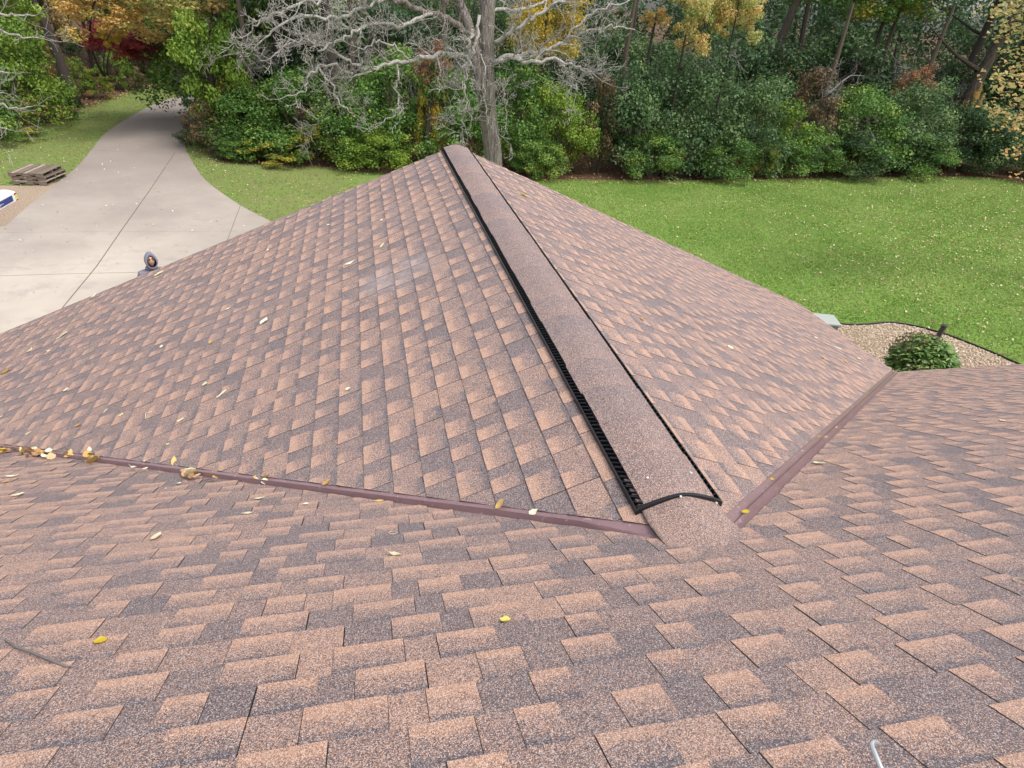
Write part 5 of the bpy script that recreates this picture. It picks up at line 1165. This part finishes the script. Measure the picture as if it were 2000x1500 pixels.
# ------------------------------------------------------------------ leaf litter and grass
def mat_litter():
    t = NT('fallen_leaf_litter'); at = t.n('Attribute'); at.attribute_name = 'tone'; sp = t.n('SeparateColor'); t.l(at.outputs['Color'], sp.inputs[0])
    t.color(t.ramp(sp.outputs[0], [(0, (.16, .085, .05)), (.3, (.36, .21, .11)), (.55, (.52, .42, .20)), (.8, (.58, .53, .34)), (1, (.70, .66, .52))])); t.rough(.8, .2); return t.m
M_LIT = mat_litter(); rs = np.random.RandomState(21)
def litter(name, P, Zb, size, label, bias, kind='stuff'):
    n = len(P); C = np.stack([P[:, 0], P[:, 1], Zb+rs.uniform(.004, .03, n)], 1); N = rs.normal(0, .35, (n, 3))+np.array([0, 0, 1]); L = size*rs.uniform(.6, 1.3, n)
    V_, F_, C_ = leaves(C, N, L, L*rs.uniform(.5, .9, n), rs, np.stack([np.clip(rs.rand(n)*.9+bias, 0, 1), rs.rand(n), rs.rand(n), np.ones(n)], 1))
    tag(link(name, npmesh(name, V_, F_, [M_LIT], C_)), label, 'leaves', kind=kind)
def lawn_pts(n, x0, x1, y0, y1, dens=None):
    P = rs.uniform((x0, y0), (x1, y1), (n, 2)); k = (sdist(P, LEAFPOLY) < .2) & (sdist(P, LEAFPOLY2) < .3) & (sdist(P, pts) < .035) & (sdist(P, bed) < -.05) & (sdist(P, gp) < 0)
    k &= ~((P[:, 0] > XL) & (P[:, 0] < XR) & (P[:, 1] < YB)) & ~((abs(P[:, 0]) < W) & (P[:, 1] < Y1)); P = P[k]
    if dens is not None: P = P[rs.rand(len(P)) < dens(P)]
    return P
cl = lambda P: np.clip(.08+.75*np.clip((P[:, 0]-11)/12, 0, 1)*(1-np.clip((P[:, 1]-17)/10, 0, .7))+.35*np.clip(np.sin(P[:, 0]*1.1+np.sin(P[:, 1]*.9)*2)*np.sin(P[:, 1]*.8+P[:, 0]*.4), 0, 1), 0, 1)
PL = lawn_pts(26000, 2, 34, 7, 26.5, cl); litter('lawn_litter', PL, np.full(len(PL), GZ+.02), .068, 'fallen leaves scattered over the right lawn', .0)
PL = lawn_pts(9000, -17, 3, 14, 32, lambda P: np.full(len(P), .42)); litter('lawn_litter', PL, np.full(len(PL), GZ+.02), .055, 'fallen leaves scattered over the lawn beside the driveway', .05)
P = rs.uniform((-22, 6), (2, 40), (3200, 2)); P = P[sdist(P, pts) > .05]; P = P[rs.rand(len(P)) < .42]; litter('driveway_litter', P, np.full(len(P), GZ+.03), .055, 'small leaves strewn over the concrete driveway', .42)
P = rs.uniform((-40, 18), (40, 52), (90000, 2)); d1 = sdist(P, LEAFPOLY); d2 = sdist(P, LEAFPOLY2); P = P[((d1 > -.5) & (d1 < 5) & (rs.rand(len(P)) < .5)) | ((d2 > -.5) & (d2 < 16))]
litter('woodland_litter', P, height(P)+.02, .10, 'brown leaf litter under the hedge and on the wooded bank', -.25)
def mat_grass():
    t = NT('grass_blades'); at = t.n('Attribute'); at.attribute_name = 'tone'; sp = t.n('SeparateColor'); t.l(at.outputs['Color'], sp.inputs[0])
    c = t.ramp(sp.outputs[0], [(0, (.15, .235, .050)), (.4, (.235, .345, .075)), (.75, (.33, .435, .115)), (1, (.50, .50, .21))]); P = t.pos()
    c = t.mix(t.math('MULTIPLY_ADD', t.noise(.5, 4, .6, P), 3.2, -1.45, clamp=True), c, (.30, .36, .12))
    c = t.mix(t.math('MULTIPLY_ADD', t.noise(.22, 3, .6, P), 3.2, -1.45, clamp=True), c, (.13, .25, .035))
    c = t.mix(t.math('MULTIPLY_ADD', t.noise(1.4, 4, .7, P), 4, -2.45, clamp=True), c, (.34, .33, .15))
    wv_ = t.n('TexWave'); wv_.inputs['Scale'].default_value = .22; wv_.inputs['Distortion'].default_value = 3; wv_.inputs['Detail'].default_value = 2; mpw = t.n('Mapping'); mpw.inputs['Rotation'].default_value = (0, 0, 1.25); t.l(P, mpw.inputs[0]); t.l(mpw.outputs[0], wv_.inputs['Vector'])
    c = t.mix(t.math('MULTIPLY', wv_.outputs['Fac'], .38), c, (.32, .40, .13))
    sx = t.n('SeparateXYZ'); t.l(P, sx.inputs[0]); lf = t.math('MULTIPLY_ADD', sx.outputs[0], -.35, .2, clamp=True); c = t.mix(t.math('MULTIPLY', lf, .55), c, (.22, .24, .095))
    t.color(c); t.rough(.7, .2); tr = t.n('BsdfTranslucent'); t.l(c, tr.inputs[0]); mx = t.n('MixShader'); mx.inputs[0].default_value = .3
    t.l(t.b.outputs[0], mx.inputs[1]); t.l(tr.outputs[0], mx.inputs[2]); t.l(mx.outputs[0], t.out.inputs[0]); return t.m
PG = np.concatenate([lawn_pts(440000, 4, 36, 6, 27.5), lawn_pts(190000, -28, 4, 10, 56)]); n = len(PG)
h = rs.uniform(.02, .055, n); a = rs.uniform(0, 6.28, n); wv = rs.uniform(.010, .022, n); ln = rs.normal(0, .03, (n, 2))
b0 = np.stack([PG[:, 0]-np.cos(a)*wv, PG[:, 1]-np.sin(a)*wv, np.full(n, GZ)], 1); b1 = np.stack([PG[:, 0]+np.cos(a)*wv, PG[:, 1]+np.sin(a)*wv, np.full(n, GZ)], 1); b2 = np.stack([PG[:, 0]+ln[:, 0], PG[:, 1]+ln[:, 1], GZ+h], 1)
gm = npmesh('grass', np.stack([b0, b1, b2], 1), np.arange(n*3).reshape(n, 3), [mat_grass()], np.repeat(np.stack([rs.rand(n), rs.rand(n), rs.rand(n), np.ones(n)], 1), 3, 0))
tag(link('grass', gm), 'short mown lawn grass around the driveway and behind the house', 'grass', kind='stuff')
